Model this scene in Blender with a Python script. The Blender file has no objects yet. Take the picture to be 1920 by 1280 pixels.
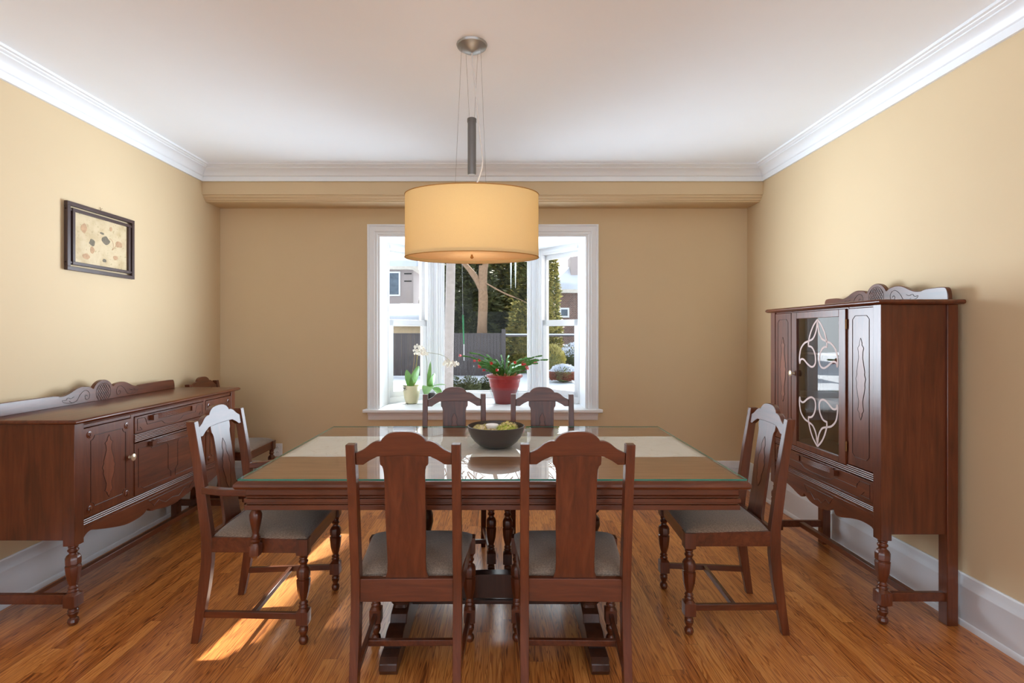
import bpy, bmesh, math, random
from math import pi, sin, cos, radians, sqrt
from mathutils import Vector, Matrix
S = bpy.context.scene
COL = S.collection

# ------------------------------------------------------------------ camera, world, lights, exposure
cam_d = bpy.data.cameras.new('camera'); cam = bpy.data.objects.new('camera', cam_d); COL.objects.link(cam)
FPX, VX, VY, CH = 950.0, 941.0, 626.0, 1.35
cam.location = (0, 0, CH); cam.rotation_euler = (pi/2, 0, 0)
cam_d.sensor_width = 36; cam_d.lens = 36*FPX/1920
cam_d.shift_x = (960-VX)/1920; cam_d.shift_y = -(640-VY)/1920
cam_d.clip_start = 0.05; cam_d.clip_end = 300
S.camera = cam
S.view_settings.view_transform = 'Standard'; S.view_settings.look = 'None'
S.view_settings.gamma = 1; S.view_settings.use_curve_mapping = False
S.view_settings.exposure = 0.08
S.cycles.use_denoising = True
S.cycles.max_bounces = 10; S.cycles.diffuse_bounces = 6; S.cycles.glossy_bounces = 4
S.cycles.transparent_max_bounces = 16; S.cycles.transmission_bounces = 6
S.cycles.sample_clamp_indirect = 8; S.cycles.caustics_reflective = False

W = bpy.data.worlds.new('world'); S.world = W; W.use_nodes = True
wn = W.node_tree; wn.nodes.clear()
wo = wn.nodes.new('ShaderNodeOutputWorld'); wb = wn.nodes.new('ShaderNodeBackground')
wb.inputs['Color'].default_value = (0.88, 0.94, 1.0, 1)
SUN_AZ, SUN_EL = radians(4.5), radians(35.4)   # azimuth to the right of straight ahead
# hazy winter sky: brighter around the sun
wt = wn.nodes.new('ShaderNodeTexCoord'); wd = wn.nodes.new('ShaderNodeVectorMath'); wd.operation = 'DOT_PRODUCT'
wd.inputs[1].default_value = (sin(SUN_AZ)*cos(SUN_EL), cos(SUN_AZ)*cos(SUN_EL), sin(SUN_EL))
wm = wn.nodes.new('ShaderNodeMath'); wm.operation = 'MAXIMUM'; wm.inputs[1].default_value = 0
wp = wn.nodes.new('ShaderNodeMath'); wp.operation = 'POWER'; wp.inputs[1].default_value = 5
wa = wn.nodes.new('ShaderNodeMath'); wa.operation = 'MULTIPLY_ADD'; wa.inputs[1].default_value = 4.8; wa.inputs[2].default_value = 1.7
wn.links.new(wt.outputs['Generated'], wd.inputs[0]); wn.links.new(wd.outputs['Value'], wm.inputs[0]); wn.links.new(wm.outputs[0], wp.inputs[0])
wn.links.new(wp.outputs[0], wa.inputs[0]); wn.links.new(wa.outputs[0], wb.inputs['Strength'])
wn.links.new(wb.outputs[0], wo.inputs[0])

def light(name, kind, loc, rot, energy, color=(1, 1, 1), **kw):
    l = bpy.data.lights.new(name, kind); l.energy = energy; l.color = color
    for k, v in kw.items(): setattr(l, k, v)
    o = bpy.data.objects.new(name, l); COL.objects.link(o); o.location = loc; o.rotation_euler = rot
    return o
sd = Vector((-sin(SUN_AZ)*cos(SUN_EL), -cos(SUN_AZ)*cos(SUN_EL), -sin(SUN_EL)))
sun = light('sun', 'SUN', (8, 10, 8), sd.to_track_quat('-Z', 'Y').to_euler(), 22.0, (1, .93, .82), angle=radians(0.6))
# added fill lights in the unseen room behind the camera, tilted up
light('rear_fill_light', 'AREA', (0.0, -4.1, 1.3), (radians(112), 0, 0), 34, (.66, .82, 1), shape='RECTANGLE', size=4.0, size_y=2.0)
light('side_fill_light_left', 'AREA', (-3.55, -1.6, 1.4), (radians(110), 0, radians(-90)), 142, (.64, .81, 1), shape='RECTANGLE', size=2.6, size_y=1.6)
light('side_fill_light_right', 'AREA', (3.25, -1.6, 1.4), (radians(110), 0, radians(90)), 142, (.64, .81, 1), shape='RECTANGLE', size=2.6, size_y=1.6)
# added fill lights inside the bay, aimed sideways to boost its daylight
light('bay_fill_to_left', 'AREA', (-.17, 4.60, 1.45), (radians(102), 0, radians(125)), 21.5, (.76, .88, 1), shape='RECTANGLE', size=1.0, size_y=1.4, spread=radians(76))
light('bay_fill_to_right', 'AREA', (-.17, 4.60, 1.45), (radians(102), 0, radians(-125)), 21.5, (.76, .88, 1), shape='RECTANGLE', size=1.0, size_y=1.4, spread=radians(76))

# ------------------------------------------------------------------ materials
def lin(c):
    return tuple((v/255/12.92 if v/255 <= .04045 else ((v/255+.055)/1.055)**2.4) for v in c)
MATS = {}
def nt(name):
    m = bpy.data.materials.new(name); m.use_nodes = True; m.node_tree.nodes.clear()
    N = m.node_tree.nodes; L = m.node_tree.links
    out = N.new('ShaderNodeOutputMaterial'); b = N.new('ShaderNodeBsdfPrincipled'); L.new(b.outputs[0], out.inputs[0])
    MATS[name] = m
    return m, N, L, b, out
def coords(N, L, scale, kind='Object', rot=(0, 0, 0)):
    t = N.new('ShaderNodeTexCoord'); mp = N.new('ShaderNodeMapping')
    mp.inputs['Scale'].default_value = scale; mp.inputs['Rotation'].default_value = rot
    L.new(t.outputs[kind], mp.inputs[0]); return mp.outputs[0]
def noise(N, L, vec, scale, detail=4, rough=.55, dist=0.0):
    n = N.new('ShaderNodeTexNoise'); n.inputs['Scale'].default_value = scale; n.inputs['Detail'].default_value = detail
    n.inputs['Roughness'].default_value = rough; n.inputs['Distortion'].default_value = dist
    L.new(vec, n.inputs['Vector']); return n.outputs[0]
def ramp(N, L, fac, stops):
    r = N.new('ShaderNodeValToRGB'); e = r.color_ramp.elements
    while len(e) < len(stops): e.new(.5)
    for i, (p, c) in enumerate(stops): e[i].position = p; e[i].color = (*c, 1)
    L.new(fac, r.inputs[0]); return r.outputs[0]
def bump(N, L, b, h, strength=.1, dist=.01):
    k = N.new('ShaderNodeBump'); k.inputs['Strength'].default_value = strength; k.inputs['Distance'].default_value = dist
    L.new(h, k.inputs['Height']); L.new(k.outputs[0], b.inputs['Normal'])
def simple(name, c, rough=.5, var=.08, nscale=8, metal=0, spec=.5, bmp=0, coat=0):
    m, N, L, b, o = nt(name)
    v = coords(N, L, (1, 1, 1)); n = noise(N, L, v, nscale)
    c = lin(c); L.new(ramp(N, L, n, [(.3, tuple(x*(1-var) for x in c)), (.7, tuple(min(1, x*(1+var)) for x in c))]), b.inputs['Base Color'])
    b.inputs['Roughness'].default_value = rough; b.inputs['Metallic'].default_value = metal
    b.inputs['Specular IOR Level'].default_value = spec; b.inputs['Coat Weight'].default_value = coat
    b.inputs['Coat Roughness'].default_value = .15
    if bmp: bump(N, L, b, noise(N, L, v, nscale*12, 3), bmp, .002)
    return m
def wood(name, axis, dark, mid, light_, rough=.3, coat=.45):
    m, N, L, b, o = nt(name)
    sc = {'x': (1.2, 14, 14), 'y': (14, 1.2, 14), 'z': (14, 14, 1.2)}[axis]
    v = coords(N, L, sc)
    g = noise(N, L, v, 2.6, 7, .62, .6)
    v2 = coords(N, L, (1, 1, 1)); big = noise(N, L, v2, 3.0, 2)
    mx = N.new('ShaderNodeMath'); mx.operation = 'MULTIPLY_ADD'; L.new(big, mx.inputs[0]); mx.inputs[1].default_value = .5; 
    s = N.new('ShaderNodeMath'); s.operation = 'SUBTRACT'; L.new(g, s.inputs[0]); s.inputs[1].default_value = .25
    L.new(s.outputs[0], mx.inputs[2])
    L.new(ramp(N, L, mx.outputs[0], [(.25, lin(dark)), (.5, lin(mid)), (.8, lin(light_))]), b.inputs['Base Color'])
    b.inputs['Roughness'].default_value = rough; b.inputs['Specular IOR Level'].default_value = .3; b.inputs['Coat Weight'].default_value = coat; b.inputs['Coat Roughness'].default_value = .22
    bump(N, L, b, g, .05, .002)
    return m
D, M_, L_ = (68, 32, 15), (90, 43, 21), (110, 58, 32)
WX = wood('cherry_wood_along_x', 'x', D, M_, L_); WY = wood('cherry_wood_along_y', 'y', D, M_, L_); WZ = wood('cherry_wood_along_z', 'z', D, M_, L_)
W_INLAY = wood('lighter_veneer_inlay', 'z', (92, 46, 24), (110, 58, 33), (128, 70, 43))
W_TOP = wood('table_top_veneer', 'x', (132, 88, 58), (156, 110, 76), (176, 130, 94), rough=.35)
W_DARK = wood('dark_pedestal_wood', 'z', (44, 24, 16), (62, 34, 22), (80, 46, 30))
GROOVE = simple('painted_groove_shadow', (44, 20, 13), .4, coat=.2)  # dark colour on raised lines stands in for shade inside carved grooves
FRAMEW = simple('dark_frame_lacquer', (62, 44, 42), .35)
WHITE = simple('white_trim_paint', (230, 234, 238), .38, .015, 3)
CEILM = simple('ceiling_paint', (240, 246, 252), .8, .01, 2)
WALLM = simple('tan_wall_paint', (207, 184, 147), .7, .02, 1.5, bmp=.08)
METAL = simple('brushed_grey_metal', (165, 165, 163), .42, .05, 20, metal=.85)
DKMETAL = simple('grey_tube_metal', (112, 112, 112), .45, .05, 20, metal=.5)
BRASS = simple('aged_brass', (120, 84, 48), .4, .1, 30, metal=.8)
PEARL = simple('pale_knob_metal', (206, 186, 158), .25, .05, 30, metal=.6)
CORD = simple('white_cord_plastic', (215, 215, 215), .5)
PLATE = simple('white_outlet_plastic', (228, 230, 232), .35)
BLACK = simple('black_slot', (20, 20, 20), .6)
CER = simple('charcoal_ceramic', (66, 58, 54), .42, .05, 20)
WAX = simple('white_candle_wax', (238, 236, 232), .5)
SILVER = simple('dull_silver', (170, 168, 165), .25, metal=.9)
def fabric():
    m, N, L, b, o = nt('grey_brown_tweed')
    v = coords(N, L, (1, 1, 1)); w1 = N.new('ShaderNodeTexWave'); w1.inputs['Scale'].default_value = 160; w1.bands_direction = 'X'
    w2 = N.new('ShaderNodeTexWave'); w2.inputs['Scale'].default_value = 160; w2.bands_direction = 'Y'
    for w in (w1, w2): w.inputs['Distortion'].default_value = 1.5; L.new(v, w.inputs[0])
    n = noise(N, L, v, 220, 3)
    ad = N.new('ShaderNodeMath'); ad.operation = 'ADD'; L.new(w1.outputs[1], ad.inputs[0]); L.new(w2.outputs[1], ad.inputs[1])
    ml = N.new('ShaderNodeMath'); ml.operation = 'MULTIPLY_ADD'; L.new(ad.outputs[0], ml.inputs[0]); ml.inputs[1].default_value = .25; L.new(n, ml.inputs[2])
    L.new(ramp(N, L, ml.outputs[0], [(.35, lin((76, 63, 53))), (.75, lin((116, 99, 85))), (1, lin((144, 126, 108)))]), b.inputs['Base Color'])
    b.inputs['Roughness'].default_value = .9; b.inputs['Sheen Weight'].default_value = .3
    bump(N, L, b, ml.outputs[0], .3, .001)
    return m
FABRIC = fabric()
def linen():
    m, N, L, b, o = nt('embroidered_linen')
    v = coords(N, L, (1, 1, 1))
    vo = N.new('ShaderNodeTexVoronoi'); vo.feature = 'DISTANCE_TO_EDGE'; vo.inputs['Scale'].default_value = 9
    nv = N.new('ShaderNodeTexNoise'); nv.inputs['Scale'].default_value = 5; L.new(v, nv.inputs[0])
    mx = N.new('ShaderNodeMixRGB'); mx.inputs[0].default_value = .35; L.new(v, mx.inputs[1]); L.new(nv.outputs[1], mx.inputs[2]); L.new(mx.outputs[0], vo.inputs['Vector'])
    L.new(ramp(N, L, vo.outputs[0], [(.0, lin((226, 218, 206))), (.02, lin((243, 239, 232))), (1, lin((246, 242, 236)))]), b.inputs['Base Color'])
    b.inputs['Roughness'].default_value = .9
    return m
LINEN = linen()
def glass(name, tint=(1, 1, 1), rough=0.0, ior=1.5):
    m = bpy.data.materials.new(name); m.use_nodes = True; N = m.node_tree.nodes; L = m.node_tree.links; N.clear()
    out = N.new('ShaderNodeOutputMaterial'); tr = N.new('ShaderNodeBsdfTransparent'); gl = N.new('ShaderNodeBsdfGlossy')
    tr.inputs[0].default_value = (*tint, 1); gl.inputs['Roughness'].default_value = rough
    fr = N.new('ShaderNodeFresnel'); fr.inputs[0].default_value = ior
    ge = N.new('ShaderNodeNewGeometry'); iv = N.new('ShaderNodeMath'); iv.operation = 'SUBTRACT'; iv.inputs[0].default_value = 1
    L.new(ge.outputs['Backfacing'], iv.inputs[1])
    mu = N.new('ShaderNodeMath'); mu.operation = 'MULTIPLY'; L.new(fr.outputs[0], mu.inputs[0]); L.new(iv.outputs[0], mu.inputs[1])
    mx = N.new('ShaderNodeMixShader'); L.new(mu.outputs[0], mx.inputs[0]); L.new(tr.outputs[0], mx.inputs[1]); L.new(gl.outputs[0], mx.inputs[2])
    L.new(mx.outputs[0], out.inputs[0]); return m
PANE = glass('window_glass', (.98, .99, .985), 0.0, 1.22); CGLASS = glass('cabinet_glass', (.95, .96, .96), 0.0, 2.9); TGLASS = glass('table_glass', (.985, .995, .985), 0.0, 1.45); CLEAR = glass('clear_plastic', (.9, .92, .93), .1)
GEDGE = simple('green_glass_edge', (40, 120, 104), .2, .3, 6)
def etched():
    m = bpy.data.materials.new('frosted_etching'); m.use_nodes = True; N = m.node_tree.nodes; L = m.node_tree.links; N.clear()
    out = N.new('ShaderNodeOutputMaterial'); d = N.new('ShaderNodeBsdfDiffuse'); d.inputs[0].default_value = (*lin((232, 214, 210)), 1)
    t = N.new('ShaderNodeBsdfTransparent'); mx = N.new('ShaderNodeMixShader'); mx.inputs[0].default_value = .68
    L.new(t.outputs[0], mx.inputs[1]); L.new(d.outputs[0], mx.inputs[2]); L.new(mx.outputs[0], out.inputs[0]); return m
ETCH = etched()
def shade_mat(name, c, tc, mix=.45):
    m = bpy.data.materials.new(name); m.use_nodes = True; N = m.node_tree.nodes; L = m.node_tree.links; N.clear()
    out = N.new('ShaderNodeOutputMaterial'); d = N.new('ShaderNodeBsdfDiffuse'); t = N.new('ShaderNodeBsdfTranslucent')
    v = coords(N, L, (1, 1, 1)); n = noise(N, L, v, 260, 2)
    L.new(ramp(N, L, n, [(.3, tuple(x*.95 for x in lin(c))), (.7, lin(c))]), d.inputs[0])
    t.inputs[0].default_value = (*lin(tc), 1)
    mx = N.new('ShaderNodeMixShader'); mx.inputs[0].default_value = mix
    L.new(d.outputs[0], mx.inputs[1]); L.new(t.outputs[0], mx.inputs[2]); L.new(mx.outputs[0], out.inputs[0]); return m
SHADE = shade_mat('amber_shade_fabric', (242, 222, 174), (246, 230, 188))
DIFFU = shade_mat('cream_diffuser', (248, 226, 190), (252, 230, 200), .5)
def floor_mat():
    m, N, L, b, o = nt('oak_strip_floor')
    tc = N.new('ShaderNodeTexCoord'); sp = N.new('ShaderNodeSeparateXYZ'); L.new(tc.outputs['Object'], sp.inputs[0])
    def mth(op, a, bb=None, c=None):
        k = N.new('ShaderNodeMath'); k.operation = op
        for i, q in enumerate((a, bb, c)):
            if q is None: continue
            if isinstance(q, (int, float)): k.inputs[i].default_value = q
            else: L.new(q, k.inputs[i])
        return k.outputs[0]
    xs = mth('DIVIDE', sp.outputs[0], .057); ix = mth('FLOOR', xs); fx = mth('FRACT', xs)
    wn1 = N.new('ShaderNodeTexWhiteNoise'); wn1.noise_dimensions = '1D'; L.new(ix, wn1.inputs['W'])
    yo = mth('MULTIPLY_ADD', wn1.outputs[0], 7.3, sp.outputs[1])
    ys = mth('DIVIDE', yo, .95); iy = mth('FLOOR', ys); fy = mth('FRACT', ys)
    cid = mth('MULTIPLY_ADD', iy, 13.37, ix)
    wn2 = N.new('ShaderNodeTexWhiteNoise'); wn2.noise_dimensions = '1D'; L.new(cid, wn2.inputs['W'])
    # grain coordinates shifted per board
    cx = N.new('ShaderNodeCombineXYZ')
    L.new(mth('MULTIPLY_ADD', wn2.outputs[0], 31.0, mth('MULTIPLY', sp.outputs[0], 22.0)), cx.inputs[0])
    L.new(mth('MULTIPLY', sp.outputs[1], .75), cx.inputs[1]); L.new(mth('MULTIPLY', wn2.outputs[0], 17.0), cx.inputs[2])
    g = noise(N, L, cx.outputs[0], 1.3, 3, .5, .9)
    wv = mth('SINE', mth('MULTIPLY', g, 95.0)); wv = mth('MULTIPLY_ADD', wv, .5, .5)
    cx2 = N.new('ShaderNodeCombineXYZ'); L.new(mth('MULTIPLY', sp.outputs[0], 420.0), cx2.inputs[0]); L.new(mth('MULTIPLY', sp.outputs[1], 7.0), cx2.inputs[1]); L.new(wn2.outputs[0], cx2.inputs[2])
    fine = noise(N, L, cx2.outputs[0], 1.0, 3, .6)
    tone = mth('ADD', mth('MULTIPLY', wn2.outputs[0], .42), mth('MULTIPLY', fine, .34))
    tone = mth('ADD', tone, mth('MULTIPLY', mth('POWER', wv, 2.2), .46))
    col = ramp(N, L, tone, [(.05, lin((228, 162, 90))), (.35, lin((212, 138, 70))), (.65, lin((180, 106, 48))), (.98, lin((112, 57, 23)))])
    # joints between boards
    ex = mth('MINIMUM', fx, mth('SUBTRACT', 1.0, fx)); jx = mth('LESS_THAN', ex, .014)
    ey = mth('MINIMUM', fy, mth('SUBTRACT', 1.0, fy)); jy = mth('LESS_THAN', ey, .0009)
    j = mth('MAXIMUM', jx, jy)
    mx = N.new('ShaderNodeMixRGB'); L.new(mth('MULTIPLY', j, .6), mx.inputs[0]); L.new(col, mx.inputs[1]); mx.inputs[2].default_value = (*lin((70, 36, 18)), 1)
    L.new(mx.outputs[0], b.inputs['Base Color'])
    big = noise(N, L, tc.outputs['Object'], 1.2, 2)
    L.new(mth('MULTIPLY_ADD', fine, .12, .24), b.inputs['Roughness'])
    b.inputs['Coat Weight'].default_value = .45; b.inputs['Coat Roughness'].default_value = .22
    h = mth('SUBTRACT', mth('MULTIPLY', wv, .25), j); bump(N, L, b, h, .12, .002)
    return m
FLOORM = floor_mat()

# ------------------------------------------------------------------ geometry helpers
class MB:
    def __init__(s): s.v = []; s.f = []; s.m = []; s.cur = 0
    def add(s, vs, fs):
        o = len(s.v); s.v += [tuple(p) for p in vs]; s.f += [tuple(i+o for i in f) for f in fs]; s.m += [s.cur]*len(fs)
    def box(s, x0, x1, y0, y1, z0, z1):
        s.add([(x0, y0, z0), (x1, y0, z0), (x1, y1, z0), (x0, y1, z0), (x0, y0, z1), (x1, y0, z1), (x1, y1, z1), (x0, y1, z1)],
              [(0, 3, 2, 1), (4, 5, 6, 7), (0, 1, 5, 4), (1, 2, 6, 5), (2, 3, 7, 6), (3, 0, 4, 7)])
        return s
    def rects(s, secs):                     # (x, y, z, hx, hy) stacked rectangles
        vs = []
        for x, y, z, a, b in secs: vs += [(x-a, y-b, z), (x+a, y-b, z), (x+a, y+b, z), (x-a, y+b, z)]
        n = len(secs); fs = [(3, 2, 1, 0), tuple(4*(n-1)+i for i in range(4))]
        for k in range(n-1):
            for i in range(4): j = (i+1) % 4; fs.append((4*k+i, 4*k+j, 4*k+4+j, 4*k+4+i))
        s.add(vs, fs); return s
    def turn(s, cx, cy, secs, n=16):        # (z, r, shape) o round, s square, e eight-sided
        vs = []
        for z, r, sh in secs:
            for i in range(n):
                t = 2*pi*i/n
                if sh == 's': q = min(r/max(abs(cos(t)), abs(sin(t))), r*1.36)
                elif sh == 'e': a = (t+pi/8) % (pi/4)-pi/8; q = r*cos(pi/8)/cos(a) if False else r/cos(abs(a)) if abs(a) < pi/8-1e-6 else r/cos(pi/8)
                else: q = r
                vs.append((cx+q*cos(t), cy+q*sin(t), z))
        k = len(secs); fs = [tuple(reversed(range(n))), tuple((k-1)*n+i for i in range(n))]
        for a in range(k-1):
            for i in range(n): j = (i+1) % n; fs.append((a*n+i, a*n+j, (a+1)*n+j, (a+1)*n+i))
        if secs[0][0] > secs[-1][0]: fs = [tuple(reversed(f)) for f in fs]
        s.add(vs, fs); return s
    def prism(s, pts, w0, w1, fn):          # outline (u, v) -> fn(u, v, w)
        n = len(pts); vs = [fn(u, v, w0) for u, v in pts]+[fn(u, v, w1) for u, v in pts]
        fs = [tuple(reversed(range(n))), tuple(range(n, 2*n))]+[(i, (i+1) % n, n+(i+1) % n, n+i) for i in range(n)]
        s.add(vs, fs); return s
    def tube(s, pts, r, n=8, closed=False, flat=1.0):
        P = [Vector(p) for p in pts]; m = len(P); rs = r if isinstance(r, (list, tuple)) else [r]*m
        up = Vector((0, 0, 1)); vs = []; prev = None
        for i, p in enumerate(P):
            a = P[(i-1) % m] if (closed or i) else p; b = P[(i+1) % m] if (closed or i < m-1) else p
            t = (b-a).normalized()
            if prev is None:
                x = t.cross(up); x = t.cross(Vector((1, 0, 0))) if x.length < .05 else x
                x.normalize()
            else:
                x = prev-t*prev.dot(t); x.normalize()
            prev = x; y = t.cross(x)
            for k in range(n): q = 2*pi*k/n; vs.append(p+x*rs[i]*cos(q)+y*rs[i]*flat*sin(q))
        fs = []
        for i in range(m if closed else m-1):
            j = (i+1) % m
            for k in range(n): l = (k+1) % n; fs.append((i*n+k, j*n+k, j*n+l, i*n+l))
        if not closed: fs += [tuple(range(n)), tuple((m-1)*n+k for k in reversed(range(n)))]
        s.add(vs, fs); return s
    def bar(s, p0, p1, w, h):               # straight bar, w across, h along z
        a, b = Vector(p0), Vector(p1); t = (b-a).normalized(); x = t.cross(Vector((0, 0, 1))).normalized(); y = x.cross(t)
        vs = []
        for p in (a, b):
            for sx, sy in ((-1, -1), (1, -1), (1, 1), (-1, 1)): vs.append(p+x*sx*w/2+y*sy*h/2)
        s.add(vs, [(0, 1, 2, 3), (7, 6, 5, 4), (0, 4, 5, 1), (1, 5, 6, 2), (2, 6, 7, 3), (3, 7, 4, 0)]); return s
    def ball(s, c, r, seg=12, ring=8, sc=(1, 1, 1)):
        vs = [(c[0], c[1], c[2]-r*sc[2])]
        for i in range(1, ring):
            a = -pi/2+pi*i/ring
            for k in range(seg): q = 2*pi*k/seg; vs.append((c[0]+r*sc[0]*cos(a)*cos(q), c[1]+r*sc[1]*cos(a)*sin(q), c[2]+r*sc[2]*sin(a)))
        vs.append((c[0], c[1], c[2]+r*sc[2])); e = len(vs)-1; fs = []
        for k in range(seg): j = (k+1) % seg; fs += [(0, 1+j, 1+k), (e, e-seg+k, e-seg+j)]
        for i in range(ring-2):
            for k in range(seg): j = (k+1) % seg; a = 1+i*seg; fs.append((a+k, a+j, a+seg+j, a+seg+k))
        s.add(vs, fs); return s
    def sweep_rect(s, prof, x0, x1, z0, z1, fn, sides='lrtb', closed_prof=True):
        # mitred moulding round a rectangle; prof = (inset from the outer edge, out); fn(x, z, out)
        m = len(prof); vs = []
        for (cx, cz, sx, sz) in ((x0, z0, 1, 1), (x1, z0, -1, 1), (x1, z1, -1, -1), (x0, z1, 1, -1)):
            for a, o in prof: vs.append(fn(cx+sx*a, cz+sz*a, o))
        fs = []; names = 'brtl'
        for c in range(4):
            if names[c] not in sides: continue
            d = (c+1) % 4
            for i in range(m): j = (i+1) % m; fs.append((c*m+i, d*m+i, d*m+j, c*m+j))
        s.add(vs, fs); return s
    def build(s, name, mat, parent=None, bevel=0, angle=32, seg=2, smooth=True):
        me = bpy.data.meshes.new(name); me.from_pydata(s.v, [], s.f)
        for m in (mat if isinstance(mat, (list, tuple)) else [mat]): me.materials.append(m)
        if any(s.m): me.polygons.foreach_set('material_index', s.m)
        bm = bmesh.new(); bm.from_mesh(me); bmesh.ops.recalc_face_normals(bm, faces=bm.faces); bm.to_mesh(me); bm.free()
        if smooth:
            me.polygons.foreach_set('use_smooth', [True]*len(me.polygons)); me.set_sharp_from_angle(angle=radians(angle))
        me.update()
        o = bpy.data.objects.new(name, me); COL.objects.link(o)
        if parent is not None: o.parent = parent
        if bevel:
            b = o.modifiers.new('bevel', 'BEVEL'); b.width = bevel; b.segments = seg; b.limit_method = 'ANGLE'; b.angle_limit = radians(40)
            b.harden_normals = False
        return o
def tag(o, label, cat, group=None):
    o['label'] = label; o['category'] = cat
    if group: o['group'] = group
    return o
def thing(name, label, cat, loc=(0, 0, 0), rz=0, group=None):
    o = bpy.data.objects.new(name, None); COL.objects.link(o); o.location = loc; o.rotation_euler = (0, 0, rz); o.empty_display_size = .1
    return tag(o, label, cat, group)
def struct(o): o['kind'] = 'structure'; return o
def sroot(name):
    o = bpy.data.objects.new(name, None); COL.objects.link(o); return struct(o)
def copy_tree(o, parent=None):
    c = o.copy(); COL.objects.link(c); c.parent = parent
    for ch in list(o.children): copy_tree(ch, c)
    return c
def smooth_pts(pts, k=6, closed=False):     # Catmull-Rom
    P = [Vector(p) for p in pts]; n = len(P); out = []
    for i in range(n if closed else n-1):
        g = lambda j: P[j % n] if closed else P[max(0, min(n-1, j))]
        a, b, c, d = g(i-1), g(i), g(i+1), g(i+2)
        for q in range(k):
            t = q/k; out.append(.5*((2*b)+(c-a)*t+(2*a-5*b+4*c-d)*t*t+(3*b-a-3*c+d)*t**3))
    if not closed: out.append(P[-1])
    return out
def sm2(pts, k=5, closed=False): return [(p.x, p.y) for p in smooth_pts([(a, b, 0) for a, b in pts], k, closed)]

# ------------------------------------------------------------------ room shell
XL, XR, YB, ZC, YS = -2.48, 2.16, 4.46, 2.73, 4.19
YR = -4.0
struct(MB().box(-4, 4, YR-.2, YB+.02, -.06, 0).build('floor', FLOORM))
struct(MB().box(-4, 4, YR-.2, YB+.3, ZC, ZC+.1).build('ceiling', CEILM))
struct(MB().box(XL-.15, XL, -.6, YB, 0, ZC).build('wall_left', WALLM))
struct(MB().box(XR, XR+.15, -.6, YB, 0, ZC).build('wall_right', WALLM))
# window opening
OX0, OX1, OZ0, OZ1 = -1.09, .745, .66, 2.215
b = MB()
b.box(XL-.15, OX0, YB, YB+.32, 0, ZC); b.box(OX1, XR+.15, YB, YB+.32, 0, ZC); b.box(OX0, OX1, YB, YB+.32, OZ1, ZC); b.box(OX0, OX1, YB, YB+.32, 0, OZ0)
struct(b.build('wall_back', WALLM))
# the open room behind the camera: side returns and a rear wall with wide windows
b = MB(); b.box(-4, -2.6, YR, YR+.12, 0, ZC); b.box(2.6, 4, YR, YR+.12, 0, ZC); b.box(-2.6, 2.6, YR, YR+.12, 2.66, ZC); b.box(-2.6, 2.6, YR, YR+.12, 0, .35)
struct(b.build('wall_rear', WALLM))
for nm, sx in (('wall_side_left', -1), ('wall_side_right', 1)):
    X0, X1 = (-3.75, -3.63) if sx < 0 else (3.35, 3.47)
    b = MB(); b.box(X0, X1, YR, -3.0, 0, ZC); b.box(X0, X1, -.3, .2, 0, ZC); b.box(X0, X1, -3.0, -.3, 0, .6); b.box(X0, X1, -3.0, -.3, 2.55, ZC)
    struct(b.build(nm, WALLM))
b = MB(); b.box(-3.75, XL-.14, -.6, -.45, 0, ZC); struct(b.build('wall_return_left', WALLM))
b = MB(); b.box(XR+.14, 3.47, -.6, -.45, 0, ZC); struct(b.build('wall_return_right', WALLM))

def yprof(x, z, y0, y1): return None
# soffit over the back wall, with its stepped lower moulding
prof = [(YS, ZC), (YS, 2.505), (YS+.012, 2.50), (YS+.014, 2.488), (YS+.03, 2.478), (YS+.034, 2.468), (YS+.05, 2.462), (YS+.05, 2.455), (YB, 2.455), (YB, ZC)]
b = MB(); b.prism(prof, XL, XR, lambda u, v, w: (w, u, v)); struct(b.build('trim_1', WALLM))
# crown moulding: profile (out from wall, z)
cp = [(0, 2.609), (.016, 2.609), (.018, 2.646), (.026, 2.650), (.028, 2.655), (.036, 2.672), (.052, 2.688), (.072, 2.698), (.078, 2.699), (.078, 2.706), (.092, 2.709), (.096, 2.716), (.110, 2.718), (.112, 2.73), (0, 2.73)]
def crown(name, fn0, fn1):
    vs = [fn0(a, z) for a, z in cp]+[fn1(a, z) for a, z in cp]; n = len(cp)
    b = MB(); b.add(vs, [(i, (i+1) % n, n+(i+1) % n, n+i) for i in range(n)]); return struct(b.build(name, WHITE, angle=50))
crown('trim_2', lambda a, z: (XL+a, -.45, z), lambda a, z: (XL+a, YS-a, z))
crown('trim_3', lambda a, z: (XR-a, -.45, z), lambda a, z: (XR-a, YS-a, z))
crown('trim_4', lambda a, z: (XL+a, YS-a, z), lambda a, z: (XR-a, YS-a, z))
# baseboards with shoe moulding
bp = [(0, 0), (.034, 0), (.034, .008), (.028, .022), (.022, .026), (.020, .17), (.023, .176), (.023, .184), (.017, .190), (.016, .205), (.012, .212), (.011, .226), (.006, .235), (0, .235)]
def base(name, fn0, fn1):
    vs = [fn0(a, z) for a, z in bp]+[fn1(a, z) for a, z in bp]; n = len(bp)
    b = MB(); b.add(vs, [(i, (i+1) % n, n+(i+1) % n, n+i) for i in range(n)]+[tuple(range(n)), tuple(range(n, 2*n))]); return struct(b.build(name, WHITE, angle=50))
base('baseboard_left', lambda a, z: (XL+a, -.6, z), lambda a, z: (XL+a, YB-a, z))
base('baseboard_right', lambda a, z: (XR-a, -.6, z), lambda a, z: (XR-a, YB-a, z))
base('baseboard_back', lambda a, z: (XL+a, YB-a, z), lambda a, z: (XR-a, YB-a, z))

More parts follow.
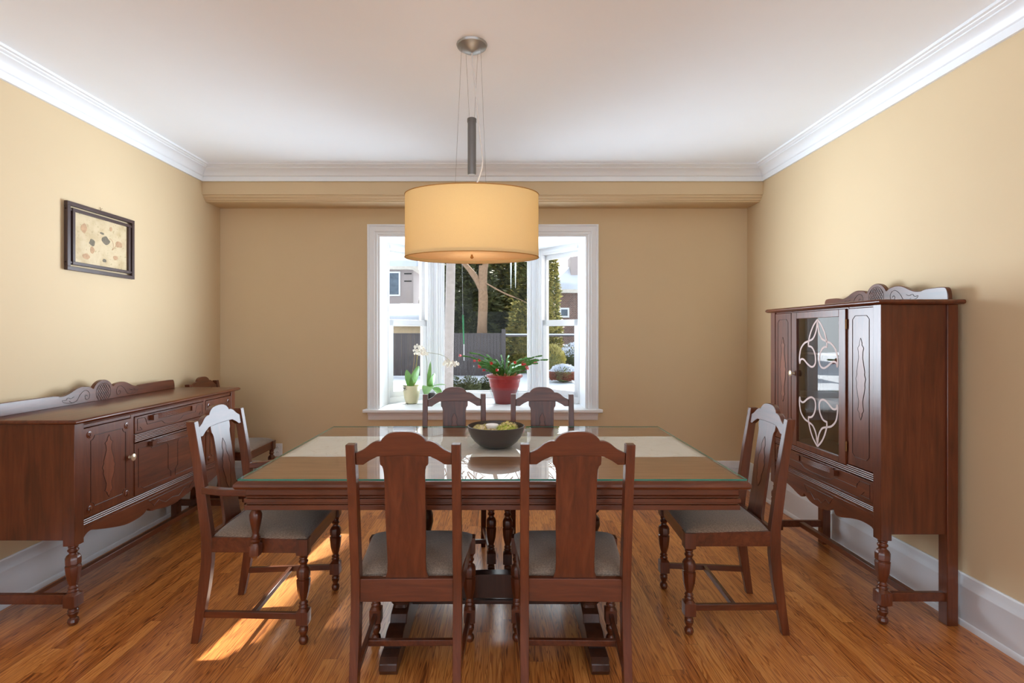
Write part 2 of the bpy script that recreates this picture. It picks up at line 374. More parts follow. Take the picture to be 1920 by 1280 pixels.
# window casing, sill, reveals
prof = [(0, 0), (0, .030), (.010, .034), (.016, .030), (.018, .022), (.048, .020), (.060, .024), (.066, .018), (.070, .020), (.078, .016), (.084, .018), (.090, .010), (.106, .010), (.106, 0)]
CX0, CX1, CZ1 = -1.178, .846, 2.310
b = MB(); vs = []
corners = [(CX0, .69, 1, 0), (CX0, CZ1, 1, -1), (CX1, CZ1, -1, -1), (CX1, .69, -1, 0)]
for (x, z, sx, sz) in corners:
    for a, o in prof: vs.append((x+sx*a, YB-o, z+sz*a))
n = len(prof); fs = []
for c in range(3):
    for i in range(n): j = (i+1) % n; fs.append((c*n+i, (c+1)*n+i, (c+1)*n+j, c*n+j))
b.add(vs, fs); struct(b.build('trim_5', WHITE, angle=50))
b = MB()
sp = [(YB+.30, .664), (YB-.06, .664), (YB-.068, .670), (YB-.068, .688), (YB-.06, .694), (YB+.30, .694)]
b.prism(sp, CX0-.03, CX1+.03, lambda u, v, w: (w, u, v))
b.v = [(max(min(x, OX1), OX0), y, z) if y > YB+.01 else (x, y, z) for x, y, z in b.v]
ap = [(YB, .664), (YB-.045, .664), (YB-.042, .652), (YB-.03, .642), (YB-.024, .63), (YB-.022, .605), (YB-.016, .596), (YB, .596)]
b.prism(ap, CX0+.005, CX1-.005, lambda u, v, w: (w, u, v)); struct(b.build('trim_6', WHITE, angle=50))
# bay: floor board, head, side reveals
BY = 4.80; AX0, AX1, AY = -.70, .35, 5.23
b = MB()
poly = [(OX0-.02, YB+.28), (OX1+.02, YB+.28), (OX1+.02, BY), (AX1+.05, AY+.09), (AX0-.05, AY+.09), (OX0-.02, BY)]
b.prism(poly, .64, .694, lambda u, v, w: (u, v, w)); b.prism([(OX0-.02, YB+.002), (OX1+.02, YB+.002)]+poly[2:], OZ1-.004, OZ1+.08, lambda u, v, w: (u, v, w))
b.box(OX0-.03, OX0+.012, YB, BY+.01, .69, OZ1); b.box(OX1-.012, OX1+.03, YB, BY+.01, .69, OZ1)
struct(b.build('trim_7', WHITE))
# three window units
def unit(name, O, E, double):
    O = Vector(O); E = Vector(E); w = (E-O).length; root = sroot(name)
    root.location = O; root.rotation_euler = (0, 0, math.atan2(E.y-O.y, E.x-O.x))       # local x along, local y outward
    z0, z1 = .694, OZ1
    if not double:
        f = MB(); f.box(0, .085, -.03, .07, z0, z1); f.box(w-.07, w, -.03, .07, z0, z1); f.box(.085, w-.07, -.03, .07, z0, .748); f.box(.085, w-.07, -.03, .07, 2.12, z1)
        for x0, x1 in ((-.04, -.002), (.03, .045), (.058, .066), (w-.045, w-.03), (w-.058, w-.052), (w+.002, w+.04)): f.box(x0, x1, -.04, -.02, z0, z1)
        f.build('frame', WHITE, root, .003)
        s = MB(); s.sweep_rect([(0, -.01), (0, .03), (.012, .035), (.018, .02), (.018, -.004), (.010, -.01)], .085, w-.07, .748, 2.12, lambda x, z, o: (x, .02+o, z)); s.build('glazing_bead', WHITE, root)
        g = MB(); g.box(.095, w-.08, .030, .034, .755, 2.11); g.build('pane', PANE, root, smooth=False)
    else:
        a0, a1 = (.018, w-.10) if double == 'L' else (.10, w-.018)
        f = MB(); f.box(0, a0, -.02, .08, z0, z1); f.box(a1, w, -.02, .08, z0, z1); f.box(a0, a1, -.02, .08, z0, .748); f.box(a0, a1, -.02, .08, 2.15, z1)
        for q in ((a1+.02, a1+.032), (a1+.05, a1+.06)) if double == 'L' else ((a0-.032, a0-.02), (a0-.06, a0-.05)): f.box(q[0], q[1], -.028, -.01, z0, z1)
        f.box(a0, a1, -.028, -.01, 2.165, 2.19)
        f.build('frame', WHITE, root, .003)
        u = MB(); st = .028
        u.box(a0, a0+st-.01, .035, .07, 1.45, 2.15); u.box(a1-st-.01, a1, .035, .07, 1.45, 2.15); u.box(a0, a1, .035, .07, 2.105, 2.15); u.box(a0, a1, .035, .07, 1.445, 1.49)
        us = u.build('upper_sash', WHITE, root, .003)
        MB().box(a0+st-.015, a1-st-.005, .05, .054, 1.485, 2.11).build('pane', PANE, us, smooth=False)
        u = MB(); st = .055
        u.box(a0, a0+st, -.005, .032, .75, 1.49); u.box(a1-st, a1, -.005, .032, .75, 1.49); u.box(a0, a1, -.005, .032, 1.43, 1.49); u.box(a0, a1, -.005, .032, .748, .80)
        ls = u.build('lower_sash', WHITE, root, .003)
        MB().box(a0+st-.005, a1-st+.005, .012, .016, .795, 1.435).build('pane', PANE, ls, smooth=False)
    return root
unit('window_1', (OX0, BY, 0), (AX0, AY, 0), 'L')
unit('window_2', (AX0, AY, 0), (AX1, AY, 0), None)
unit('window_3', (AX1, AY, 0), (OX1, BY, 0), 'R')
# small roof and eave over the bay outside
b = MB(); b.prism([(-1.5, YB+.33), (1.15, YB+.33), (1.15, 4.95), (.62, 5.44), (-.97, 5.44), (-1.5, 4.95)], 2.42, 2.6, lambda u, v, w: (u, v, w)); struct(b.build('bay_roof', WHITE))

# ------------------------------------------------------------------ chairs
LEG = [(.002, .012, 'o'), (.006, .017, 'o'), (.018, .021, 'o'), (.030, .018, 'o'), (.036, .012, 'o'), (.044, .014, 'o'), (.054, .019, 'o'), (.062, .020, 'o'),
       (.066, .016, 'o'), (.070, .020, 'o'), (.076, .018, 'o'), (.080, .015, 'o'), (.086, .018, 'e'), (.092, .025, 's'), (.148, .025, 's'), (.156, .019, 'e'), (.160, .017, 'o'), (.166, .021, 'o'), (.171, .017, 'o'),
       (.176, .016, 'o'), (.181, .020, 'o'), (.187, .016, 'o'), (.192, .014, 'o'), (.205, .017, 'e'), (.235, .0235, 'e'), (.268, .0265, 'e'), (.284, .027, 'e'), (.2875, .022, 'e'), (.2905, .022, 'e'), (.294, .026, 'e'), (.322, .0265, 'e'),
       (.334, .022, 'e'), (.342, .015, 'o'), (.350, .014, 'o'), (.356, .019, 'o'), (.362, .020, 'o'), (.367, .016, 'o'), (.371, .015, 'o'), (.376, .018, 'o'), (.381, .017, 'o'), (.386, .020, 'e'), (.394, .025, 's'), (.462, .025, 's')]
def make_chair(name, label, group, arms=False):
    k = 1.1 if arms else 1.0; kx = 1.13 if arms else 1.0
    t = thing(name, label, 'armchair' if arms else 'chair', group=group)
    yf, yr, xf, xr = .195*k, -.19*k, .205*kx, .183*kx
    path = [(-.238*k, 0, .014, .016), (-.222*k, .10, .0155, .019), (-.202*k, .24, .016, .022), (yr, .36, .016, .023), (yr, .47, .016, .023), (yr-.012, .56, .016, .022), (yr-.040, .78, .016, .020), (yr-.070, .967, .016, .018)]
    def yb(z):
        for (a, za, _, _), (c, zc, _, _) in zip(path, path[1:]):
            if za <= z <= zc: return a+(c-a)*(z-za)/(zc-za)
        return path[-1][0]-(z-.967)*.15
    for s in (-1, 1):
        MB().turn(s*xf, yf, LEG).build('leg', WZ, t)
        MB().rects([(s*xr, y, z, hx, hy) for y, z, hx, hy in path]).build('leg', WZ, t, .002)
    rail = MB()
    for s in (-1, 1): rail.bar((s*(xf-.002), yf, .431), (s*(xr+.002), yr, .431), .022, .066)
    rail.bar((-xf, yf+.004, .431), (xf, yf+.004, .431), .022, .066)
    rail.box(-xr, xr, yr-.014, yr+.008, .385, .468)
    rail.build('seat_frame', WX, t, .002)
    # cushion: rounded trapezoid
    n = 22; vs = []; fs = []
    for j in range(n+1):
        for i in range(n+1):
            a, c = -1+2*i/n, -1+2*j/n
            a = sin(a*pi/2); c = sin(c*pi/2)
            hw = (xr+.004)+(xf+.018-xr-.004)*(c+1)/2
            h = (max(0, 1-abs(a)**5)**.5)*(max(0, 1-abs(c)**5)**.5)
            cr = 1-.03*(abs(a)*abs(c))**6
            vs.append((a*hw*cr, (yr+.022)+(yf+.018-yr-.022)*(c+1)/2, .462+.040*h))
    for j in range(n):
        for i in range(n): q = j*(n+1)+i; fs.append((q, q+1, q+n+2, q+n+1))
    bnd = [i for i in range(n+1)]+[j*(n+1)+n for j in range(1, n+1)]+[n*(n+1)+i for i in range(n-1, -1, -1)]+[j*(n+1) for j in range(n-1, 0, -1)]
    fs.append(tuple(reversed(bnd)))
    c = MB(); c.add(vs, fs); c.build('seat_cushion', FABRIC, t, angle=60)
    # stretchers
    s_ = MB()
    for s in (-1, 1):
        s_.bar((s*xf, yf, .124), (s*xr, yb(.124), .124), .018, .028)
    ym = (yf+yb(.124))/2; xm = (xf+xr)/2
    s_.bar((-xm, ym, .124), (xm, ym, .124), .018, .024)
    s_.build('stretcher', WY, t, .002)
    # crest rail
    kx2 = (xr-.016)/.167
    half = sm2([(0, 1.012), (.03, 1.010), (.055, 1.002), (.072, .988), (.078, .978)], 4)+sm2([(.078, .978), (.095, .977), (.115, .968), (.14, .948), (.167, .935)], 4)[0:]
    low = sm2([(.167, .893), (.142, .893)], 1)+sm2([(.142, .893), (.12, .908), (.10, .918), (.084, .923), (0, .926)], 4)[1:]
    pts = [(u*kx2, v) for u, v in half+low]; pts = pts+[(-u, v) for u, v in reversed(pts) if u > 1e-4]
    dd = []
    for p in pts:
        if not dd or (abs(p[0]-dd[-1][0])+abs(p[1]-dd[-1][1])) > 1e-4: dd.append(p)
    MB().prism(dd, -.010, .012, lambda u, v, w: (u, yb(v)+w, v)).build('crest_rail', WX, t, .002)
    # splat, bent with the posts
    hw = [(.455, .082), (.47, .078), (.49, .071), (.53, .069), (.60, .070), (.70, .072), (.80, .072), (.85, .072), (.872, .0735), (.885, .077), (.893, .084), (.905, .085), (.926, .085)]
    vs = []; fs = []
    for z, h in hw:
        yy = yb(z)+.02*max(0, 1-abs((z-.52)/.08)) * 0
        vs += [(-h, yy-.006, z), (h, yy-.006, z), (h, yy+.007, z), (-h, yy+.007, z)]
    m = len(hw); fs = [(3, 2, 1, 0), tuple(4*(m-1)+i for i in range(4))]
    for a in range(m-1):
        for i in range(4): j = (i+1) % 4; fs.append((4*a+i, 4*a+j, 4*a+4+j, 4*a+4+i))
    sp_ = MB(); sp_.add(vs, fs); sp = sp_.build('back_splat', WZ, t, .0015)
    orn = [(0, .852), (.012, .832), (.018, .812), (.013, .795), (.020, .775), (.030, .760), (.028, .742), (.036, .722), (.031, .700), (.027, .684), (.020, .668), (.022, .650), (.012, .628), (0, .612)]
    o2 = orn+[(-u, v) for u, v in reversed(orn[1:-1])]
    inl = MB(); inl.prism(o2, .0068, .0076, lambda u, v, w: (u, yb(v)+w, v)); inl.build('inlay', W_INLAY, sp)
    gr = MB(); gr.tube([(u, yb(v)+.0072, v) for u, v in o2], .0013, 6, True); gr.build('carved_outline', GROOVE, sp)
    if arms:
        for s in (-1, 1):
            x1 = s*(xf+.030)
            P = smooth_pts([(s*xr, yb(.668)+.01, .668), (s*(xr+.022), yr+.045, .668), (s*(xr+.042), yr+.10, .670), (x1, -.01, .672), (x1, .045, .668)], 5)
            vs = []; 
            a = MB(); n_ = len(P)
            for i, p in enumerate(P):
                q = P[min(i+1, n_-1)]-P[max(i-1, 0)]; q.normalize(); x = Vector((q.y, -q.x, 0)).normalized(); hwid = .019 if i < n_-3 else .024
                for sx, sy in ((-1, -1), (1, -1), (1, 1), (-1, 1)): vs.append(p+x*sx*hwid+Vector((0, 0, sy*.014)))
            fs = [(0, 1, 2, 3), tuple(4*(n_-1)+i for i in (3, 2, 1, 0))]
            for i in range(n_-1):
                for c_ in range(4): d_ = (c_+1) % 4; fs.append((4*i+c_, 4*i+4+c_, 4*i+4+d_, 4*i+d_))
            a.add(vs, fs); arm = a.build('arm', WY, t, .004)
            sup = MB(); sup.turn(x1, .022, [(.392, .010, 's'), (.404, .020, 's'), (.446, .021, 's'), (.456, .016, 'o'), (.466, .022, 'o'), (.474, .016, 'o'), (.480, .021, 'o'), (.488, .015, 'o'), (.500, .014, 'o'), (.53, .020, 'o'), (.56, .025, 'o'), (.578, .026, 'o'), (.590, .021, 'o'), (.598, .015, 'o'), (.604, .022, 'o'), (.612, .016, 'o'), (.618, .021, 'o'), (.626, .017, 'o'), (.64, .019, 'o'), (.66, .020, 'o')])
            sup.build('arm_support', WZ, arm)
    return t
def place(o, x, y, rz, label=None, group=None):
    o.location = (x, y, 0); o.rotation_euler = (0, 0, rz)
    if label: o['label'] = label
    if group: o['group'] = group
    return o
GR = 'matching dining chairs with grey seats'
c0 = make_chair('dining_chair', 'dark wood dining chair seen from behind, left of the two nearest the viewer', GR)
place(c0, -.345, 2.03, radians(0.5))
place(copy_tree(c0), .268, 2.03, radians(-1), 'dark wood dining chair seen from behind, right of the two nearest the viewer')
place(copy_tree(c0), -.28, 2.972, pi-radians(-5), 'dark wood chair on the far side of the table below the white orchid')
place(copy_tree(c0), .245, 2.972, pi-radians(2.5), 'dark wood chair on the far side of the table before the red flower pot')
place(copy_tree(c0), 1.045, 2.475, pi/2+radians(-2.5), 'armless dark wood chair at the right end of the table near the glass cabinet')
place(copy_tree(c0), -2.115, 4.02, -pi/2, 'dark wood chair standing in the far corner behind the sideboard')
ac = make_chair('dining_armchair', 'dark wood armchair with turned arm supports at the left end of the table', GR, True)
place(ac, -1.085, 2.435, -pi/2+radians(1.5))

# ------------------------------------------------------------------ dining table
TX, TY = -.038, 2.5725
t = thing('dining_table', 'long dark wood pedestal table with reeded apron under a glass sheet', 'table', (TX, TY, 0))
hx, hy = 1.017, .581
prof = [(0.03, .765), (.0, .757), (-.004, .748), (.002, .737), (.016, .731), (.030, .730)]
b = MB()
def ringbox(b, pr, hx, hy):
    vs = []
    for a, z in pr: vs += [(-hx+a, -hy+a, z), (hx-a, -hy+a, z), (hx-a, hy-a, z), (-hx+a, hy-a, z)]
    n = len(pr); fs = [(0, 1, 2, 3), tuple(4*(n-1)+i for i in (3, 2, 1, 0))]
    for k in range(n-1):
        for i in range(4): j = (i+1) % 4; fs.append((4*k+i, 4*k+4+i, 4*k+4+j, 4*k+j))
    b.add(vs, fs)
ringbox(b, [(.02, .769), (.008, .767), (-.002, .758), (-.003, .748), (.003, .738), (.014, .733), (.03, .731)], hx, hy)
b.m = [0]+[1]*(len(b.f)-1); b.build('tabletop', [W_TOP, WX], t, angle=25)
b = MB()
for sx, x0, x1 in ((0, -hx+.028, -.0505), (1, -.049, hx-.028)):
    b.box(x0, x1, -hy-.0045, -hy+.012, .735, .764)
b2 = MB(); 
for z0, z1, o in ((.648, .668, .0), (.668, .678, -.006), (.678, .694, .002), (.694, .702, -.006), (.702, .706, -.002), (.706, .732, -.004)):
    b2.box(-hx+.028-o, hx-.028+o, -hy+.028-o, hy-.028+o, z0, z1)
b2.build('apron', WX, t, .0025)
for sx in (-1, 1):
    x = sx*.42+.008
    f = MB()
    up = sm2([(-.565, .0), (-.575, .03), (-.56, .06), (-.525, .068)], 3)
    out = [(-.565, 0), (-.575, .02), (-.572, .045), (-.55, .062), (-.50, .066), (-.492, .058), (-.475, .082), (-.44, .100), (-.385, .104), (-.376, .094), (-.355, .125), (-.30, .142), (-.25, .142), (-.18, .155), (0, .165)]
    out = out+[(-u, v) for u, v in reversed(out[:-1])]
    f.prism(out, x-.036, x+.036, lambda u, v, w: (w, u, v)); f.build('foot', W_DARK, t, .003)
    for sy in (-1, 1):
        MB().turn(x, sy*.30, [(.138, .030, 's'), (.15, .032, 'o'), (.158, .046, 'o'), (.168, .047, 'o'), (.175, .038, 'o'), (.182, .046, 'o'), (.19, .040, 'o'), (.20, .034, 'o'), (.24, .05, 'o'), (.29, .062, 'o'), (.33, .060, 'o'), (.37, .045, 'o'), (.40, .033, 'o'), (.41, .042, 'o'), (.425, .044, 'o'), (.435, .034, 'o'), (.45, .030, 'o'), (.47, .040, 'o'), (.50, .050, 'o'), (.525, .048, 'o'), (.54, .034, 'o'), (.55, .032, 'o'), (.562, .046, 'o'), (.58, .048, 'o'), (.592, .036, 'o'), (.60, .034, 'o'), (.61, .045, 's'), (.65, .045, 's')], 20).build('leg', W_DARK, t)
f = MB()
arch = [(-.40, .13), (-.40, .20)]+[(-.40+.8*i/16, .19+.05*(1-((i-8)/8)**2)) for i in range(1, 16)]+[(.40, .20), (.40, .13)]
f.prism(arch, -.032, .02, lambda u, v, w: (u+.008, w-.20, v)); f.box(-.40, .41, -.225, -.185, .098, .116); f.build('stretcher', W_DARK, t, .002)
# glass sheet, runner, bowl
gb = MB(); gx, gy = 1.006, .572; z0, z1 = .7712, .7775
gb.add([(-gx, -gy, z1), (gx, -gy, z1), (gx, gy, z1), (-gx, gy, z1), (-gx, -gy, z0), (gx, -gy, z0), (gx, gy, z0), (-gx, gy, z0)], [(0, 1, 2, 3), (7, 6, 5, 4)])
gb.f += [(0, 4, 5, 1), (1, 5, 6, 2), (2, 6, 7, 3), (3, 7, 4, 0)]; gb.m += [1]*4
o = gb.build('glass_sheet', [TGLASS, GEDGE], None, smooth=False); o.location = (TX, TY, 0)
tag(o, 'clear glass sheet with green edge covering the whole tabletop', 'glass sheet')
b = MB(); n = 60; m = 8; vs = []
random.seed(3)
for i in range(n+1):
    for j in range(m+1): vs.append((TX-gx+.003+(2*gx-.006)*i/n, 2.395+.475*j/m+.004*sin(i*.23)+.002*sin(i*.9+j), .7698+.0004*sin(i*.7)*cos(j)))
b.add(vs, [(i*(m+1)+j, (i+1)*(m+1)+j, (i+1)*(m+1)+j+1, i*(m+1)+j+1) for i in range(n) for j in range(m)])
r = b.build('table_runner', LINEN); sol = r.modifiers.new('thick', 'SOLIDIFY'); sol.thickness = .0006; sol.offset = 0
tag(r, 'pale embroidered cloth runner lying lengthwise under the table glass', 'runner')
b = MB(); BX, BYY = -.030, 2.595
pr = [(0, .0), (.070, .0), (.085, .006), (.110, .026), (.130, .052), (.141, .080), (.1455, .104), (.1415, .106), (.137, .082), (.126, .055), (.106, .031), (.08, .014), (0, .010)]
vs = []; n = 48
for r_, z in pr[1:-1]:
    for k in range(n): vs.append((r_*cos(2*pi*k/n), r_*sin(2*pi*k/n), z))
fs = [tuple(reversed(range(n))), tuple((len(pr)-3)*n+k for k in range(n))]
for a in range(len(pr)-3):
    for k in range(n): l = (k+1) % n; fs.append((a*n+k, a*n+l, (a+1)*n+l, (a+1)*n+k))
b.add(vs, fs); o = b.build('bowl', CER, None, angle=60); o.location = (BX, BYY, z1+.0005); tag(o, 'round charcoal bowl holding pale dried flowers at the table centre', 'bowl')
# candle and flower heads in the bowl
o = MB().turn(0, 0, [(0, .03, 'o'), (.052, .03, 'o'), (.054, .034, 'o'), (.062, .035, 'o'), (.066, .031, 'o'), (.066, .001, 'o')], 24).build('candle', WAX); o.location = (BX-.02, BYY+.005, .7775+.044)
tag(o, 'round white candle standing among the dried flowers in the bowl', 'candle')
P1 = simple('dried_petal_yellow', (226, 214, 140), .8, .1, 40); P2 = simple('dried_petal_green', (196, 206, 96), .8, .12, 40); P3 = simple('dried_petal_cream', (238, 226, 196), .8, .06, 40)
def head(c, r, mats, seed, label, n=260):
    random.seed(seed); b = MB()
    for i in range(n):
        th = random.uniform(0, 2*pi); ph = math.acos(random.uniform(-.25, 1)); d = Vector((sin(ph)*cos(th), sin(ph)*sin(th), cos(ph)*.75)); rr = r*random.uniform(.75, 1.05)
        p = Vector(c)+d*rr; a = d.orthogonal().normalized(); bb = d.cross(a); q = random.uniform(0, pi); s_ = random.uniform(.006, .010)
        b.cur = random.choice([0, 0, 1, 2]) if len(mats) > 2 else 0
        vv = [p]; 
        for k in range(8):
            an = q+k*pi/4; ra = s_*(1 if k % 2 == 0 else .45); vv.append(p+(a*cos(an)+bb*sin(an))*ra+d*(.003 if k % 2 == 0 else 0))
        b.add(vv, [(0, 1+k, 1+(k+1) % 8) for k in range(8)])
    b.cur = 0; b.ball(c, r*.72, 10, 6, (1, 1, .75))
    return tag(b.build('dried_flower_head', mats, smooth=False), label, 'dried flowers', 'dried flower heads in the bowl')
zz = .7775+.074
head((BX-.082, BYY-.01, zz), .046, [P3, P1, P1], 1, 'cream dried flower head at the left inside the dark bowl')
head((BX-.02, BYY-.075, zz-.006), .044, [P3, P1, P3], 2, 'small cream dried flower head in front of the white candle')
head((BX+.055, BYY-.035, zz+.002), .056, [P2, P1, P2], 4, 'greenish yellow dried flower head right of the white candle')
head((BX+.062, BYY+.045, zz+.004), .052, [P1, P3, P1], 5, 'tall yellow dried flower head at the far right in the bowl')
head((BX-.045, BYY+.07, zz-.008), .044, [P1, P3, P2], 6, 'yellow dried flower head behind the white candle')

# ------------------------------------------------------------------ case furniture helpers (local x = width, -y = out, z up)
ORN = [(0, 1), (.26, .88), (.24, .83), (.60, .76), (.44, .66), (.38, .52), (.60, .34), (.80, .18), (.76, .10), (1, .0), (.80, -.10), (.86, -.2), (.62, -.38), (.38, -.54), (.44, -.66), (.60, -.77), (.26, -.84), (.28, -.89), (0, -1)]
def ornament(parent, cx, cz, w, h, y):
    pts = [(cx+u*w, cz+v*h) for u, v in ORN]; pts += [(cx-u*w, cz+v*h) for u, v in reversed(ORN[1:-1])]
    MB().prism(pts, y, y-.0012, lambda u, v, k: (u, k, v)).build('inlay', W_INLAY, parent)
    return pts
def grooves(parent, lines, y, r=.0016, name='carved_groove'):
    g = MB()
    for pts, cl in lines: g.tube([(u, y, v) for u, v in pts], r, 6, cl)
    return g.build(name, GROOVE, parent)
def arcp(cx, cz, r, a0, a1, n=6): return [(cx+r*cos(radians(a0+(a1-a0)*i/n)), cz+r*sin(radians(a0+(a1-a0)*i/n))) for i in range(n+1)]
def notched(x0, x1, z0, z1, r):
    return arcp(x0, z0, r, 90, 0)+arcp(x1, z0, r, 180, 90)+arcp(x1, z1, r, 270, 180)+arcp(x0, z1, r, 360, 270)
def rosette(b, cx, cz, y, r=.014):
    for rr, k in ((r, .004), (r*.62, .007), (r*.28, .009)): b.turn_y(cx, cz, y, rr, k)
def turn_y(s, cx, cz, y, r, k, n=16):
    secs = [(0, r), (k*.6, r), (k, r*.8)]; vs = []
    for d, rr in secs:
        for i in range(n): q = 2*pi*i/n; vs.append((cx+rr*cos(q), y-d, cz+rr*sin(q)))
    fs = [tuple(2*n+i for i in range(n))]
    for a in range(2):
        for i in range(n): j = (i+1) % n; fs.append((a*n+i, a*n+j, (a+1)*n+j, (a+1)*n+i))
    s.add(vs, fs)
MB.turn_y = turn_y
def knob(parent, cx, cz, y):
    k = MB(); vs = []; n = 20
    secs = [(0, .009), (.006, .007), (.014, .006), (.018, .012), (.020, .0185), (.024, .019), (.027, .014), (.028, .001)]
    for d, rr in secs:
        for i in range(n): q = 2*pi*i/n; vs.append((cx+rr*cos(q), y-d, cz+rr*sin(q)))
    fs = []
    for a in range(len(secs)-1):
        for i in range(n): j = (i+1) % n; fs.append((a*n+i, a*n+j, (a+1)*n+j, (a+1)*n+i))
    k.add(vs, fs); o = k.build('knob', PEARL, parent); o['label'] = 'round pale metal knob'
def pull(parent, cx, cz, y, w=.36, h=.030):
    k = MB()
    for i in range(5):                      # bowed reeds
        z = cz-h/2+h*(i+.5)/5
        k.tube([(cx-w/2+w*q/14, y-.006-.020*sin(pi*q/14)**.8, z) for q in range(15)], h/10+.0006, 6)
    out = [(cx-w/2, y)]+[(cx-w/2+w*q/14, y-.004-.019*sin(pi*q/14)**.8) for q in range(15)]+[(cx+w/2, y)]
    k.prism(out, cz-h/2, cz+h/2, lambda u, v, z: (u, v, z))
    for s in (-1, 1): k.box(cx+s*(w/2+.006)-.018, cx+s*(w/2+.006)+.018, y-.020, y+.002, cz-h/2-.003, cz+h/2-.004)
    k.build('pull', WX, parent)
CLEG = [(z*.93 if z < .36 else z, r*1.12, s) for z, r, s in LEG]
def case_leg(ztop):
    secs = [(z, r*1.12, s) for z, r, s in LEG if z < .39]
    return secs
def beads(b, x0, x1, z, y, n=2, r=.0045):
    for i in range(n): b.tube([(x0, y-.001, z+i*r*2.1), (x1, y-.001, z+i*r*2.1)], r, 8)
def backsplash(parent, W_, ztop, y0, y1, hs, width):
    # hs: (|u| from centre, height above top) for the outline
    c = W_/2
    hump = sm2([(.079, .075), (.10, .088), (.15, .094), (.19, .086), (.235, .066), (.265, .056), (.29, .054)], 4)
    endp = sm2([(.30, .054), (.325, .061), (.36 if width < .5 else .45, .063), (width-.035, .063), (width-.012, .056), (width-.002, .030), (width, .0)], 4)
    half = [(u*1, v) for u, v in arcp(0, .040, .080, 90, 26, 8)]+hump+endp
    half = [(u, v*hs) for u, v in half]
    pts = [(c+u, ztop+v) for u, v in half]+[(c-u, ztop+v) for u, v in reversed(half[1:])]
    bs = MB().prism(pts, y0, y1, lambda u, v, w: (u, w, v)).build('back_rail', WX, parent, .003)
    L = []
    L.append(([(c+u, ztop+v*hs) for u, v in arcp(0, .046, .056, 0, 360, 24)][:-1], True))
    for s in (-1, 1):
        L.append(([(c+s*u, ztop+v*hs) for u, v in sm2([(.24, .022), (.22, .012), (.19, .020), (.17, .048), (.14, .070), (.115, .066), (.102, .045), (.108, .022), (.125, .018), (.135, .034), (.127, .044), (.118, .036)], 4)], False))
        L.append(([(c+s*u, ztop+v*hs) for u, v in sm2([(.19, .018), (.225, .010), (.27, .018), (.285, .032), (.262, .030), (.25, .042), (.228, .036), (.21, .044)], 4)], False))
    for k in range(-4, 5):
        for sg in (-1, 1):
            seg = []
            for q in range(21):
                u = -.06+.12*q/20; v = .046+sg*u*1.4+k*.022
                if u*u+(v-.046)**2 < .054**2: seg.append((c+u, ztop+v*hs))
            if len(seg) > 1: L.append((seg, False))
    grooves(bs, L, y0 if y0 < y1 else y1, .0013)
    return bs
def slab(parent, name, x0, x1, y0, y1, z0, z1, mat):
    b = MB(); h = z1-z0
    vs = []
    for a, z in ((.012, z0), (.002, z0+h*.25), (0, z0+h*.5), (.003, z0+h*.85), (.010, z1)):
        vs += [(x0+a, y0+a, z), (x1-a, y0+a, z), (x1-a, y1-.0, z), (x0+a, y1-.0, z)]
    fs = [(3, 2, 1, 0), (16, 17, 18, 19)]
    for k in range(4):
        for i in range(4): j = (i+1) % 4; fs.append((4*k+i, 4*k+j, 4*k+4+j, 4*k+4+i))
    b.add(vs, fs); return b.build(name, mat, parent, angle=50)

# ------------------------------------------------------------------ sideboard
Wd, Dp, Zt = 1.40, .452, .955
sb = thing('sideboard', 'long carved dark wood sideboard against the left wall', 'sideboard', (-1.965, 2.33, 0), pi/2)
slab(sb, 'top', -.025, Wd+.025, -.028, Dp+.01, .935, .957, W_TOP if False else WX)
backsplash(sb, Wd, .957, Dp-.035, Dp-.012, 1.0, .66)
b = MB()
b.box(.012, .030, .03, Dp-.03, .395, .935); b.box(Wd-.030, Wd-.012, .03, Dp-.03, .395, .935)      # end panels
b.box(.02, Wd-.02, Dp-.025, Dp-.012, .40, .935); b.box(.02, Wd-.02, .02, Dp-.02, .43, .45)        # back, floor
b.box(.02, Wd-.02, .008, .03, .906, .935); b.box(.02, Wd-.02, .006, .03, .437, .478)
for x in (.372, 1.028): b.box(x-.011, x+.011, .006, .03, .45, .935)
b.box(.383, 1.017, .006, .03, .765, .812)
b.build('carcass', WZ, sb, .002)
b = MB(); beads(b, .045, Wd-.045, .926, .008, 1, .005); beads(b, .045, Wd-.045, .452, .006, 3, .0048); b.build('bead_moulding', WX, sb)
b = MB()
for i in range(5): b.tube([(.384, .004, .771+i*.0085), (1.016, .004, .771+i*.0085)], .0045, 8)
b.build('reeded_rail', WX, sb)
# scalloped apron
half = [(.045, .437), (.045, .378)]+sm2([(.052, .380), (.07, .400), (.10, .410), (.14, .398), (.22, .375), (.32, .352), (.40, .350), (.455, .358), (.49, .378)], 3)+sm2([(.492, .380), (.52, .356), (.56, .350), (.60, .342), (.66, .332), (.70, .330)], 3)[1:]
pts = half+[(Wd-u, v) for u, v in reversed(half[:-1])]
ap_ = MB().prism(pts, .006, .028, lambda u, v, w: (u, w, v)).build('scalloped_apron', WX, sb, .002)
for s in (0,):
    c = Wd/2
    grooves(ap_, [([(c-.20, .418), (c-.16, .38), (c-.12, .40), (c-.06, .366), (c, .378), (c+.06, .366), (c+.12, .40), (c+.16, .38), (c+.20, .418)], True)], .006)
for x in (.026, Wd-.026):
    b = MB(); b.turn(x, .028, [(z, r, s) for z, r, s in case_leg(0)]+[(.362, .026, 's'), (.372, .028, 's')][:0]); b.v = [(a, c, z*.965) for a, c, z in b.v]
    b.box(x-.026, x+.026, .0, .054, .372, .936); b.build('leg', WZ, sb, .0015)
    MB().box(x-.024, x+.024, Dp-.06, Dp-.012, 0, .936).build('leg', WZ, sb, .003)
b = MB()
for x in (.026, Wd-.026): b.box(x-.012, x+.012, .028, Dp-.03, .098, .143)
b.box(.026, Wd-.026, .19, .222, .104, .138)
b.build('stretcher', WX, sb, .003)
